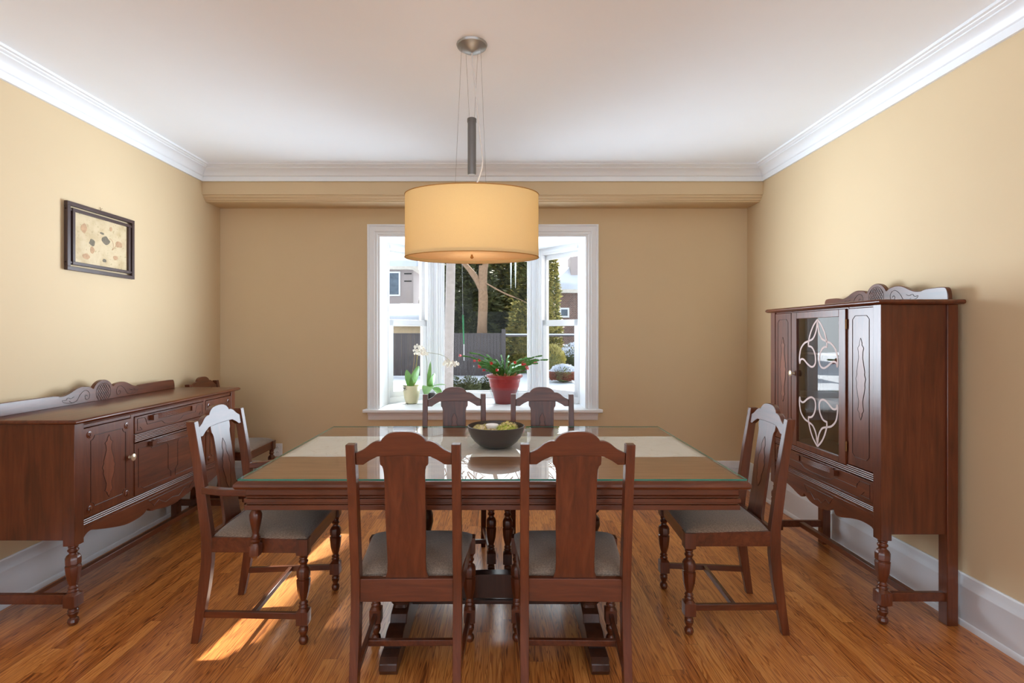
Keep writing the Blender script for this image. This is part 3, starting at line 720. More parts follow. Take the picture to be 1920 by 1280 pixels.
for x0, x1, kx in ((.052, .360, .338), (1.040, Wd-.052, 1.062)):
    dr = MB().box(x0, x1, .002, .022, .480, .904).build('door', WZ, sb, .002)
    cx = (x0+x1)/2
    pts = ornament(dr, cx, .692, .042, .155, .0022)
    grooves(dr, [(pts, True), (notched(x0+.042, x1-.042, .522, .862, .022), True)], .0018)
    for a in (x0+.034, x1-.034):
        for c in (.514, .870): rs = MB(); rs.turn_y(a, c, .002, .017, .003); rs.turn_y(a, c, .002, .011, .006); rs.turn_y(a, c, .002, .005, .009); rs.build('rosette', WZ, dr)
    knob(dr, kx+.008 if kx < .5 else kx, .700, .002)
d1 = MB().box(.386, 1.014, .002, .022, .814, .904).build('drawer', WX, sb, .002)
pull(d1, .70, .886, .002, .34)
def half_shape(pts): return pts+[(1.4-u, v) for u, v in reversed(pts)]
grooves(d1, [(half_shape([(.41, .888), (.41, .832), (.43, .826), (.45, .846)]+[(.47, .846)]), False) if False else ([(.405, .892), (.405, .828), (.44, .828), (.424, .845)], False),
             (half_shape([(.405, .892), (.435, .892)]+arcp(.45, .872, .02, 90, 20, 4)+[(.48, .850), (.60, .850), (.625, .832)]+[(.66, .824)]), False),
             ([(.995, .892), (.995, .828), (.96, .828), (.976, .845)], False)], .0018)
d2 = MB().box(.386, 1.014, .002, .022, .480, .762).build('drawer', WX, sb, .002)
pull(d2, .70, .742, .002, .36)
def pan(x0, x1): return arcp(x0, .50, .0, 0, 0, 1)[:1]
p = [(.412, .730), (.50, .730), (.515, .712), (.60, .712), (.63, .716)]+arcp(.63, .69, .026, 80, 0, 4)+[(.656, .56), (.680, .54), (.680, .505), (.45, .505), (.43, .520), (.412, .520)]
grooves(d2, [(p, True), ([(1.4-u, v) for u, v in p], True)], .0018)

# ------------------------------------------------------------------ china cabinet
Wc, Dc = .96, .362
cc = thing('china_cabinet', 'tall dark wood china cabinet with etched glass door on the right', 'cabinet', (1.751, 3.30, 0), -pi/2)
slab(cc, 'top', -.022, Wc+.022, -.025, Dc+.012, 1.487, 1.510, WX)
backsplash(cc, Wc, 1.510, Dc-.03, Dc-.008, 1.0, .455)
b = MB()
b.box(.010, .024, .03, Dc-.03, .42, 1.487); b.box(Wc-.024, Wc-.010, .03, Dc-.03, .42, 1.487)
b.box(.02, Wc-.02, Dc-.02, Dc-.01, .42, 1.487); b.box(.02, Wc-.02, .03, Dc-.02, .50, .515); b.box(.02, Wc-.02, .03, Dc-.02, .66, .675)
b.box(.05, Wc-.05, .008, .03, .650, .690); b.box(.05, Wc-.05, .008, .03, .495, .545); b.box(.05, Wc-.05, .008, .03, 1.478, 1.487)
b.box(.225, .237, .0065, .03, .68, 1.487); b.box(.722, .734, .0065, .03, .68, 1.487)
b.box(.02, Wc-.02, .05, Dc-.02, .97, .985); b.box(.02, Wc-.02, .05, Dc-.02, 1.23, 1.245)
b.build('carcass', WZ, cc, .002)
b = MB(); beads(b, .05, Wc-.05, .656, .008, 4, .0046); beads(b, .05, Wc-.05, .512, .008, 3, .0042); b.build('bead_moulding', WX, cc)
for x in (.025, Wc-.025):
    b = MB(); b.turn(x, .026, case_leg(0)); b.v = [(a, c, z*1.02) for a, c, z in b.v]
    b.box(x-.025, x+.025, .0, .05, .394, 1.487); b.build('leg', WZ, cc, .0015)
    MB().box(x-.025, x+.025, Dc-.055, Dc-.004, 0, 1.487).build('leg', WZ, cc, .003)
b = MB()
for x in (.025, Wc-.025): b.box(x-.011, x+.011, .026, Dc-.02, .106, .148)
b.box(.025, Wc-.025, .165, .195, .110, .142); b.build('stretcher', WX, cc, .003)
half = [(.048, .497), (.048, .400)]+sm2([(.055, .402), (.062, .425), (.085, .434), (.15, .434), (.22, .420), (.28, .402), (.325, .396), (.345, .412)], 3)+sm2([(.350, .424), (.38, .405), (.42, .392), (.48, .388)], 3)
pts = half+[(Wc-u, v) for u, v in reversed(half[:-1])]
ap_ = MB().prism(pts, .008, .028, lambda u, v, w: (u, w, v)).build('scalloped_apron', WX, cc, .002)
c = Wc/2
grooves(ap_, [([(c-.13, .478), (c-.10, .44), (c-.07, .452), (c-.03, .420), (c, .432), (c+.03, .420), (c+.07, .452), (c+.10, .44), (c+.13, .478)], True)], .008)
for x0, x1 in ((.050, .224), (.735, Wc-.050)):
    pn = MB().box(x0, x1, .004, .02, .694, 1.478).build('side_panel', WZ, cc, .002)
    cx = (x0+x1)/2
    pts = ornament(pn, cx, 1.13, .034, .20, .0042)
    ch = .018; a0, a1 = x0+.03, x1-.03
    grooves(pn, [(pts, True), ([(a0+ch, 1.44), (a1-ch, 1.44), (a1, 1.44-ch), (a1, .74+ch), (a1-ch, .74), (a0+ch, .74), (a0, .74+ch), (a0, 1.44-ch)], True)], .0036)
x0, x1 = .239, .720
b = MB(); b.box(x0, x0+.052, -.002, .02, .684, 1.478); b.box(x1-.052, x1, -.002, .02, .684, 1.478); b.box(x0+.052, x1-.052, -.002, .02, 1.440, 1.478); b.box(x0+.052, x1-.052, -.002, .02, .684, .716)
dr = b.build('door', WZ, cc, .002)
MB().box(x0+.048, x1-.048, .006, .0085, .712, 1.444)  .build('glass_pane', CGLASS, dr, smooth=False)
def ribbon(b, pts, w):
    P = [Vector((u, v)) for u, v in pts]; vs = []; n = len(P)
    for i, p in enumerate(P):
        tt = (P[min(i+1, n-1)]-P[max(i-1, 0)]); tt.normalize(); nn = Vector((-tt.y, tt.x))*w/2
        for q in (p+nn, p-nn): vs += [(q.x, .0058, q.y), (q.x, .0052, q.y)]
    fs = []
    for i in range(n-1):
        a = 4*i; fs += [(a, a+4, a+6, a+2), (a+1, a+3, a+7, a+5), (a, a+1, a+5, a+4), (a+2, a+6, a+7, a+3)]
    b.add(vs, fs)
e = MB(); e2 = MB(); c = (x0+x1)/2
m1 = [(0, .010), (-.035, .045), (-.062, .09), (-.080, .14), (-.082, .17)]
m2 = [(0, .02), (-.012, .08), (-.04, .125), (-.082, .142), (-.12, .155), (-.155, .19), (-.168, .235), (-.170, .27), (-.165, .288)]
m3 = [(-.165, .285), (-.158, .262), (-.13, .258), (-.09, .285), (-.055, .300), (-.028, .29), (-.016, .26), (-.024, .215), (-.05, .18), (-.085, .172)]
for s in (-1, 1):
    for mm in (m1, m2, m3):
        q = sm2(mm, 5)
        ribbon(e, [(c+s*u, 1.440-v*.92) for u, v in q], .0105)
        ribbon(e2, [(c+s*u, .716+v*.92) for u, v in q], .0105)
e.build('etched_tracery', ETCH, dr, smooth=False); e2.build('etched_tracery', ETCH, dr, smooth=False)
knob(dr, x0+.026, 1.115, -.002)
for z in (.78, 1.40): MB().tube([(x1+.004, -.001, z-.025), (x1+.004, -.001, z+.025)], .005, 8).build('hinge', BRASS, dr)
dw = MB().box(.052, Wc-.052, .003, .02, .548, .648).build('drawer', WX, cc, .002)
pull(dw, c, .628, .003, .30, .032)
p = [(.075, .632), (.075, .562), (.135, .562), (.112, .585)]
grooves(dw, [(p, False), ([(Wc-u, v) for u, v in p], False), ([(.075, .632), (.14, .632)]+arcp(.14, .612, .02, 90, 0, 3)+[(.165, .592), (.33, .592), (.36, .575), (.42, .570), (.48, .570)]+[(.54, .570), (.60, .575), (.63, .592), (.795, .592)]+[(.80, .612), (.82, .632), (.885, .632)], False)], .0028)
o = MB().turn(0, 0, [(0, .05, 'o'), (.01, .05, 'o'), (.018, .02, 'o'), (.03, .05, 'o'), (.06, .10, 'o'), (.075, .115, 'o'), (.078, .113, 'o'), (.06, .09, 'o'), (.035, .02, 'o')], 28).build('serving_dish', SILVER)
o.location = (1.751+.17, 3.30-.60, .6755); tag(o, 'shiny footed dish on the cabinet floor behind the etched glass', 'dish')

# ------------------------------------------------------------------ pendant lamp
px, py = -.145, 2.45
lp = thing('pendant_lamp', 'oval amber drum pendant lamp hanging over the dining table', 'lamp', (px, py, 1.717))
def oval(a, bb, n=64): return [(a*cos(2*pi*k/n), bb*sin(2*pi*k/n)) for k in range(n)]
H = .305; n = 64
b = MB()
for (a1, z) in ((0, 0), (0, H)): pass
O_, I_ = oval(.322, .202), oval(.3205, .2005)
vs = [(x, y, 0) for x, y in O_]+[(x, y, H) for x, y in O_]+[(x, y, 0) for x, y in I_]+[(x, y, H) for x, y in I_]
fs = []
for k in range(n):
    l = (k+1) % n; fs += [(k, l, n+l, n+k), (2*n+l, 2*n+k, 3*n+k, 3*n+l), (k, 2*n+k, 2*n+l, l), (n+k, n+l, 3*n+l, 3*n+k)]
b.add(vs, fs); b.build('lamp_shade', SHADE, lp)
TRIM = simple('amber_shade_trim', (178, 128, 60), .7)
b = MB()
for z in (.002, H-.002): b.tube([(x, y, z) for x, y in oval(.3225, .2025)], .0022, 6, True)
b.build('shade_rim', TRIM, lp)
MB().prism(oval(.318, .198), .016, .019, lambda u, v, w: (u, v, w)).build('diffuser', DIFFU, lp)
b = MB(); b.tube([(0, 0, -.012+.012), (0, 0, .05)], .005, 8); b.ball((0, 0, .004), .008)
b.tube([(0, -.195, .003), (0, -.195, -.026)], .004, 8) if False else None
b.build('finial', TRIM, lp)
zc = ZC-1.717
b = MB(); b.turn(.002, -.03, [(zc-.040, .004, 'o'), (zc-.038, .012, 'o'), (zc-.032, .030, 'o'), (zc-.022, .052, 'o'), (zc-.010, .070, 'o'), (zc-.001, .074, 'o')], 32); b.build('ceiling_canopy', METAL, lp)
b = MB(); b.turn(.0, .0, [(.402, .008, 'o'), (.402, .019, 'o'), (.41, .0205, 'o'), (.655, .0205, 'o'), (.656, .0225, 'o'), (.672, .0225, 'o'), (.675, .018, 'o')], 20); b.build('counterweight_tube', DKMETAL, lp)
b = MB(); b.tube(smooth_pts([(.002, -.03, zc-.038), (.008, -.03, .90), (.019, -.035, .80), (.034, -.04, .64), (.050, -.04, .50), (.052, -.035, .435), (.036, -.02, .383), (.014, -.01, .335), (.004, 0, .29), (0, 0, .23)], 6), .0032, 8); b.build('cord', CORD, lp)
for sx, sy in ((-1, 1), (1, 1), (-1, -1), (1, -1)):
    b = MB(); xa = sx*.045 if sy < 0 else sx*.028
    b.tube([(xa, -.03+sy*.03, zc-.03), (sx*.072 if sy < 0 else sx*.012, sy*.10 if sy < 0 else 0, .310 if sy < 0 else .672)], .0006, 5); b.build('suspension_wire', DKMETAL, lp)
for s in (-1, 1):
    b = MB(); b.turn(s*.072, -.10, [(.285, .004, 'o'), (.312, .0035, 'o'), (.325, .0012, 'o')], 8); b.box(-.0 if s > 0 else -.075, .075 if s > 0 else 0, -.102, -.098, .284, .288); b.build('wire_clip', BRASS, lp)
b = MB(); b.bar((-.318, 0, .286), (.318, 0, .286), .006, .004); b.bar((0, -.20, .286), (0, .20, .286), .006, .004); b.ball((0, 0, .19), .028, 12, 8, (1, 1, 1.3)); b.tube([(0, 0, .23), (0, 0, .287)], .012, 10); b.build('bulb_holder', WAX, lp)
bl = light('pendant_bulb', 'POINT', (px, py, 1.717+.19), (0, 0, 0), 3.8, (1, .94, .86), shadow_soft_size=.045)

# ------------------------------------------------------------------ framed picture, outlet
pf = thing('framed_picture', 'small dark double-framed botanical print hanging on the left wall', 'picture', (XL, 3.125, 1.91), pi/2)
# local x along wall (world +Y), -y out, z up
hw_, hh = .262, .196
b = MB()
for (i0, w) in ((0, .022), (.036, .018)):
    x0, x1, zz0, zz1 = -hw_+i0, hw_-i0, -hh+i0*.95, hh-i0*.95
    b.box(x0, x1, -.026, -.006, zz1-w, zz1); b.box(x0, x1, -.026, -.006, zz0, zz0+w); b.box(x0, x0+w, -.026, -.006, zz0+w, zz1-w); b.box(x1-w, x1, -.026, -.006, zz0+w, zz1-w)
for sx in (-1, 1):
    for sz in (-1, 1): b.box(min(sx*hw_, sx*(hw_-.05)), max(sx*hw_, sx*(hw_-.05)), -.022, -.008, sz*(hh-.045)-.006, sz*(hh-.045)+.006)
b.build('frame', FRAMEW, pf, .0015)
def paper():
    m, N, L, b, o = nt('aged_print_paper')
    v = coords(N, L, (1, 1, 1)); n = noise(N, L, v, 9, 4); n2 = noise(N, L, v, 60, 2)
    c1 = ramp(N, L, n, [(.3, lin((176, 150, 106))), (.55, lin((200, 180, 142))), (.8, lin((186, 158, 120)))])
    mx = N.new('ShaderNodeMixRGB'); L.new(ramp(N, L, n2, [(.0, (0, 0, 0)), (.62, (0, 0, 0)), (.68, (.5, .5, .5)), (1, (.5, .5, .5))]), mx.inputs[0]); L.new(c1, mx.inputs[1]); mx.inputs[2].default_value = (*lin((150, 130, 84)), 1)
    L.new(mx.outputs[0], b.inputs[0]); b.inputs['Roughness'].default_value = .5; return m
MB().box(-hw_+.05, hw_-.05, -.014, -.008, -hh+.048, hh-.048).build('print', paper(), pf, smooth=False)
GD = simple('print_ink_grey', (108, 98, 80), .7, .2, 60); GP = simple('print_ink_pink', (178, 142, 106), .7, .15, 60)
def blob(cx, cz, rx, rz_, seed, y=-.0146):
    random.seed(seed); return sm2([(cx+rx*cos(a)*random.uniform(.75, 1.1), cz+rz_*sin(a)*random.uniform(.75, 1.1)) for a in [2*pi*k/9 for k in range(9)]], 3, True)
pr_ = [o for o in pf.children if o.name.startswith('print')][0]
for args in ((-.075, -.01, .024, .022, 1), (.028, .022, .033, .026, 2), (.02, -.105, .016, .012, 3), (0, .06, .018, .007, 4)): MB().prism(blob(*args), -.0146, -.0135, lambda u, v, w: (u, w, v)).build('ink_motif', GD, pr_)
for args in ((-.135, .062, .022, .030, 5), (-.075, -.055, .018, .022, 6), (.135, .015, .034, .022, 7), (.11, -.075, .022, .016, 8), (.07, .10, .012, .016, 9), (-.12, -.10, .03, .018, 10)): MB().prism(blob(*args), -.0146, -.0135, lambda u, v, w: (u, w, v)).build('ink_motif', GP, pr_)
MB().tube([(u, -.014, v) for u, v in sm2([(.06, .04), (.085, .025), (.09, -.01), (.08, -.03), (.10, -.012), (.13, .03)], 4)], .0015, 6).build('ink_line', GP, pr_)
b = MB(); b.tube([(.0, -.004, hh-.004), (.0, -.006, hh+.012), (-.008, -.008, hh+.024)], .0012, 6); b.tube([(.0, -.006, hh+.012), (.010, -.008, hh+.020)], .0012, 6); b.build('hook', BRASS, pf)
ot = thing('wall_outlet', 'white double electrical outlet low on the back wall', 'outlet', (-1.974, YB, .331))
MB().box(-.044, .044, -.006, 0, -.057, .057).build('cover_plate', PLATE, ot, .002)
for z in (-.02, .02):
    sk = MB().box(-.0155, .0155, -.0072, -.004, z-.015, z+.015).build('socket', PLATE, ot, .002)
    for x in (-.006, .006): MB().box(x-.0014, x+.0014, -.0078, -.004, z-.006, z+.004).build('slot', BLACK, sk)
    MB().box(-.002, .002, -.0078, -.004, z+.008, z+.012).build('slot', BLACK, sk)

# ------------------------------------------------------------------ plants on the sill
SZ = .6945
GREEN = simple('orchid_leaf', (112, 158, 78), .35, .2, 12, coat=.2); PGREEN = simple('cactus_green', (70, 122, 48), .45, .25, 25); PETW = simple('orchid_petal', (244, 240, 228), .5, .04, 20)
PETR = simple('cactus_flower_red', (212, 62, 62), .5, .2, 30); STEM = simple('orchid_stem', (124, 122, 66), .5, .2, 20); STAKE = simple('dry_stake', (170, 128, 70), .6)
POTC = simple('cream_glazed_pot', (214, 204, 164), .3, .05, 10); POTR = simple('red_plastic_pot', (160, 52, 50), .38, .05, 10); SOIL = simple('potting_soil', (58, 40, 28), .9, .3, 60)
def leaf(b, base_, d, length, width, droop, seed=0, n=8):
    d = Vector(d).normalized(); side = Vector((-d.y, d.x, 0)); side = Vector((1, 0, 0)) if side.length < .1 else side.normalized(); P = Vector(base_); vs = []
    for i in range(n+1):
        t_ = i/n; p = P+d*length*t_+Vector((0, 0, -droop*t_*t_)); w = width*(sin(pi*min(1, .08+.92*t_**.8))**.7 if t_ < 1 else 0.0)/2+.0006
        vs += [p-side*w+Vector((0, 0, w*.25)), p, p+side*w+Vector((0, 0, w*.25))]
    vs2 = [v-Vector((0, 0, .0018)) for v in vs]; m = len(vs); fs = []
    for i in range(n):
        a = 3*i; fs += [(a, a+3, a+4, a+1), (a+1, a+4, a+5, a+2), (m+a, m+a+1, m+a+4, m+a+3), (m+a+1, m+a+2, m+a+5, m+a+4), (a, m+a, m+a+3, a+3), (a+2, a+5, m+a+5, m+a+2)]
    b.add(vs+vs2, fs)
def orchid_flower(b, c, f, s_=.03, seed=0):
    random.seed(seed); f = Vector(f).normalized(); a = f.cross(Vector((0, 0, 1))).normalized(); u = a.cross(f)
    for k, (an, ln, w) in enumerate(((90, 1, .55), (210, 1, .55), (330, 1, .55), (0, 1.05, .95), (180, 1.05, .95))):
        dd = a*cos(radians(an))+u*sin(radians(an)); pp = dd.cross(f); vs = [Vector(c)]; 
        for q in range(9):
            th = -pi/2+pi*q/8 + 0; r_ = s_*ln; vs.append(Vector(c)+dd*(r_*.5*(1+cos(2*th if False else th*1.0))*1.0 if False else r_*(.55+.45*cos(th)))*1+pp*s_*w*.6*sin(th)+f*(.004*cos(th)+.002))
        b.add(vs, [(0, i, i+1) for i in range(1, 9)])
    b.ball(Vector(c)+f*.006, s_*.16, 6, 5)
def pot(b, rb, rt, h, lip=.0, n=32, wall=.004):
    secs = [(0, rb), (h*.02, rb), (h*.85, rb+(rt-rb)*.85), (h*.9, rt), (h, rt+lip), (h, rt+lip-wall), (h*.9, rt-wall), (h*.86, rt-wall)]
    b.turn(0, 0, [(z, r, 'o') for z, r in secs], n)
# orchid one: cream pot
oc = thing('orchid', 'white orchid in a cream ceramic pot at the left of the sill', 'orchid', (-.855, 4.80, SZ), 0, 'potted plants on the window sill')
b = MB(); b.turn(0, 0, [(0, .050, 'o'), (.004, .056, 'o'), (.06, .070, 'o'), (.12, .078, 'o'), (.165, .080, 'o'), (.170, .079, 'o'), (.168, .075, 'o'), (.15, .074, 'o'), (.149, .002, 'o')], 32); b.build('pot', POTC, oc)
b = MB()
leaf(b, (-.01, -.01, .14), (-.12, -.25, 1), .22, .085, .03); leaf(b, (.0, 0, .15), (.32, -.25, 1), .26, .10, .03); leaf(b, (-.02, 0, .15), (-.7, -.5, .5), .14, .06, .06)
b.build('leaves', GREEN, oc)
b = MB(); b.tube(smooth_pts([(.0, 0, .15), (.03, 0, .30), (.05, 0, .42), (.075, -.01, .50), (.11, -.02, .51)], 5), .0025, 6); b.tube(smooth_pts([(.01, .01, .15), (.045, 0, .32), (.06, 0, .47), (.075, .0, .52), (.13, -.02, .49), (.20, -.03, .475), (.28, -.03, .46), (.34, -.03, .43), (.37, -.03, .40)], 5), .0018, 6)
b.build('flower_stem', STEM, oc)
b = MB(); b.tube([(.02, .005, .14), (.055, .005, .50)], .0025, 6); b.tube([(-.01, .005, .14), (.03, .005, .46)], .002, 6); b.build('support_stake', STAKE, oc)
b = MB()
for i, (x, y, z) in enumerate(((.055, -.02, .535), (.075, -.03, .50), (.095, -.04, .47), (.12, -.04, .475), (.10, -.03, .52), (.035, -.02, .50), (.04, 0, .47))): orchid_flower(b, (x, y, z), (random.uniform(-.4, .4), -1, .1), .030 if i < 5 else .02, i)
for i, (x, y, z) in enumerate(((.325, -.04, .375), (.36, -.05, .36), (.395, -.04, .385), (.425, -.03, .375), (.34, -.05, .395), (.40, -.05, .365))): orchid_flower(b, (x, y, z), (random.uniform(-.4, .4), -1, -.1), .029, i+20)
b.build('blossoms', PETW, oc, smooth=False)
# foil collar and second plant
o = MB(); vs = []; n = 24
for z, r_, w in ((.0, .03, .0), (.02, .045, .004), (.05, .060, .010), (.065, .072, .016)):
    for k in range(n): q = 2*pi*k/n; vs.append(((r_+w*sin(5*q))*cos(q), (r_+w*sin(5*q+1))*sin(q), z+w*.5*sin(7*q)))
o.add(vs, [(a*n+k, a*n+(k+1) % n, (a+1)*n+(k+1) % n, (a+1)*n+k) for a in range(3) for k in range(n)]+[tuple(range(n))])
vs = None
o2 = thing('orchid', 'second orchid with broad green leaves in a clear pot beside the cream one', 'orchid', (-.675, 4.77, SZ), 0, 'potted plants on the window sill')
b = MB(); b.turn(0, 0, [(0, .042, 'o'), (.11, .055, 'o'), (.112, .058, 'o'), (.112, .054, 'o'), (.01, .04, 'o')], 28); b.build('pot', CLEAR, o2)
b = MB(); b.turn(0, 0, [(.012, .038, 'o'), (.095, .050, 'o'), (.10, .04, 'o')], 20); b.build('bark_mix', SOIL, o2)
b = MB()
leaf(b, (0, -.02, .16), (-.1, -.8, .25), .16, .11, .12, n=12); leaf(b, (.01, 0, .16), (1, -.3, .35), .16, .065, .03); leaf(b, (-.02, 0, .14), (.08, .1, 1), .26, .055, 0); leaf(b, (.02, -.01, .15), (.8, -.8, .1), .16, .085, .11); leaf(b, (0, 0, .14), (.25, -.2, 1), .19, .07, .03)
b.build('leaves', GREEN, o2)
b = MB(); b.tube(smooth_pts([(-.02, 0, .1), (-.03, .01, .25), (-.03, .0, .40), (-.06, -.01, .50)], 4), .002, 6); b.build('flower_stem', STEM, o2)
b = MB(); [orchid_flower(b, (x, y, z), (.1, -1, 0), .026, 40) for x, y, z in ((-.06, -.02, .50), (-.04, -.02, .47))]; b.build('blossoms', PETW, o2, smooth=False)
# holiday cactus
hc = thing('holiday_cactus', 'flowering cactus with red blooms in a large red plastic pot', 'potted plant', (.025, 4.80, SZ), 0, 'potted plants on the window sill')
b = MB(); b.turn(0, 0, [(0, .082, 'o'), (.006, .088, 'o'), (.10, .112, 'o'), (.11, .120, 'o'), (.155, .134, 'o'), (.158, .137, 'o'), (.20, .142, 'o'), (.203, .146, 'o'), (.235, .149, 'o'), (.24, .156, 'o'), (.25, .170, 'o'), (.262, .174, 'o'), (.27, .170, 'o'), (.268, .158, 'o'), (.25, .148, 'o'), (.245, .14, 'o'), (.235, .002, 'o')], 40); b.build('pot', POTR, hc)
b = MB(); b.turn(0, 0, [(.001, .094, 'o'), (.09, .128, 'o'), (.135, .140, 'o'), (.137, .1385, 'o'), (.09, .1265, 'o'), (.004, .0925, 'o')], 32); b.build('clear_sleeve', CLEAR, hc)
MB().turn(0, 0, [(.20, .12, 'o'), (.242, .138, 'o'), (.243, .01, 'o')], 24).build('soil', SOIL, hc)
random.seed(11); bs = MB(); bf = MB(); bw = MB()
ends = []
for i in range(80):
    an = random.uniform(0, 2*pi); r0 = random.uniform(.02, .09); reach = random.uniform(.12, .25) if i > 8 else random.uniform(.24, .34)
    if i < 9: an = random.choice([random.uniform(-.5, .5), pi+random.uniform(-.5, .5)])
    p = Vector((r0*cos(an), r0*sin(an)*.8, .235)); d = Vector((cos(an)*.6, sin(an)*.4, random.uniform(.5, 1.3))).normalized(); seg = reach/4.0 ; m = 5
    for k in range(m):
        d2 = (d+Vector((cos(an), sin(an)*.6, -.25))*.16*k*random.uniform(.6, 1.2)).normalized(); q = p+d2*seg
        sd_ = d2.cross(Vector((random.uniform(-.3, .3), -1, random.uniform(-.3, .3)))).normalized(); w = .0085 if k else .004
        nn = sd_.cross(d2).normalized()*.0012
        prof_ = [(0, .25), (.25, .8), (.35, .65), (.55, 1), (.66, .8), (.85, .95), (1, .35)]
        vs = []
        for tt, ww in prof_: c_ = p+(q-p)*tt; vs += [c_-sd_*w*ww, c_+sd_*w*ww]
        nvs = [v+nn for v in vs]+[v-nn for v in vs]; L2 = len(vs); fs = []
        for j in range(len(prof_)-1):
            a = 2*j; fs += [(a, a+1, a+3, a+2), (L2+a, L2+a+2, L2+a+3, L2+a+1), (a, a+2, L2+a+2, L2+a), (a+1, L2+a+1, L2+a+3, a+3)]
        (bw if k == 0 else bs).add(nvs, fs); p = q; d = d2
    ends.append((p, d))
for p, d in random.sample(ends, 20):
    a = d.orthogonal().normalized(); u = d.cross(a); L_n = .032
    for k in range(10):
        th = 2*pi*k/10+random.uniform(-.2, .2); o_ = a*cos(th)+u*sin(th); t0 = p+d*(L_n*(.1 if k % 2 else .45)); s2 = d.cross(o_).normalized()*.0045
        e_ = t0+d*L_n*.55+o_*L_n*.55
        bf.add([t0-s2*.5, t0+s2*.5, t0+d*L_n*.35+o_*L_n*.3+s2, e_, t0+d*L_n*.35+o_*L_n*.3-s2], [(0, 1, 2, 4), (2, 3, 4)])
    bf.tube([p, p+d*L_n*.9], [.004, .0015], 6)
bs.build('stems', PGREEN, hc); bw.build('woody_stems', STAKE, hc); bf.build('blossoms', PETR, hc, smooth=False)
# twisted silver foil bow on the cream pot
fo = MB(); random.seed(5)
for k in range(7):
    an = k*pi/3.5; fo.tube(smooth_pts([(0, 0, 0), (.02*cos(an), -.01, .012+.015*sin(an)), (.035*cos(an), -.012, .025*sin(an)+.01), (.02*cos(an+.6), -.005, .018*sin(an+.6)), (0, 0, 0)], 4), .003, 6, flat=.4)
o = fo.build('foil_bow', SILVER, oc); o.location = (-.055, -.06, .145); o['label'] = 'silver foil bow'

# ------------------------------------------------------------------ outside
SNOW = simple('snow', (198, 206, 220), .8, .04, 3); BARKP = simple('pale_bark', (142, 134, 130), .8, .12, 14, bmp=.3); BARK = simple('brown_bark', (132, 106, 84), .9, .2, 14, bmp=.4)
FENCE = simple('dark_fence_stain', (70, 64, 65), .7, .1, 10); STUCCO = simple('grey_stucco', (170, 160, 160), .9, .03, 6, bmp=.1); EAVE = simple('pale_eave', (206, 200, 192), .7)
NEED1 = simple('evergreen_needles', (100, 106, 62), .7, .3, 2.5); NEED2 = simple('golden_evergreen_needles', (164, 154, 86), .7, .3, 3); NEED3 = simple('dark_evergreen_needles', (74, 80, 50), .7, .3, 2.5)
GRN = simple('green_plastic', (40, 140, 84), .5); ICE = simple('icicle_ice', (214, 226, 236), .1, .03, 20); WIRE = simple('outdoor_wire', (150, 150, 150), .5)
DGLASS = simple('dark_house_window', (86, 100, 116), .15, .3, 4)
def brick():
    m, N, L, b, o = nt('brown_brick'); v = coords(N, L, (1, 1, 1), rot=(pi/2, 0, 0)); t_ = N.new('ShaderNodeTexBrick'); t_.inputs['Scale'].default_value = 4.5
    t_.inputs['Color1'].default_value = (*lin((128, 96, 84)), 1); t_.inputs['Color2'].default_value = (*lin((106, 80, 72)), 1); t_.inputs['Mortar'].default_value = (*lin((150, 142, 136)), 1); t_.inputs['Mortar Size'].default_value = .02
    L.new(v, t_.inputs[0]); L.new(t_.outputs[0], b.inputs[0]); b.inputs['Roughness'].default_value = .9; return m
BRICK = brick()
G0 = -.10
random.seed(2); b = MB(); nx, ny = 60, 40; vs = []
for i in range(nx+1):
    for j in range(ny+1):
        x = -30+60*i/nx; y = 5.6+34*j/ny; vs.append((x, y, G0+.05*sin(x*.9+1)*cos(y*.7)+random.uniform(-.02, .02)))
b.add(vs, [(i*(ny+1)+j, (i+1)*(ny+1)+j, (i+1)*(ny+1)+j+1, i*(ny+1)+j+1) for i in range(nx) for j in range(ny)])
struct(b.build('snow_ground', SNOW))
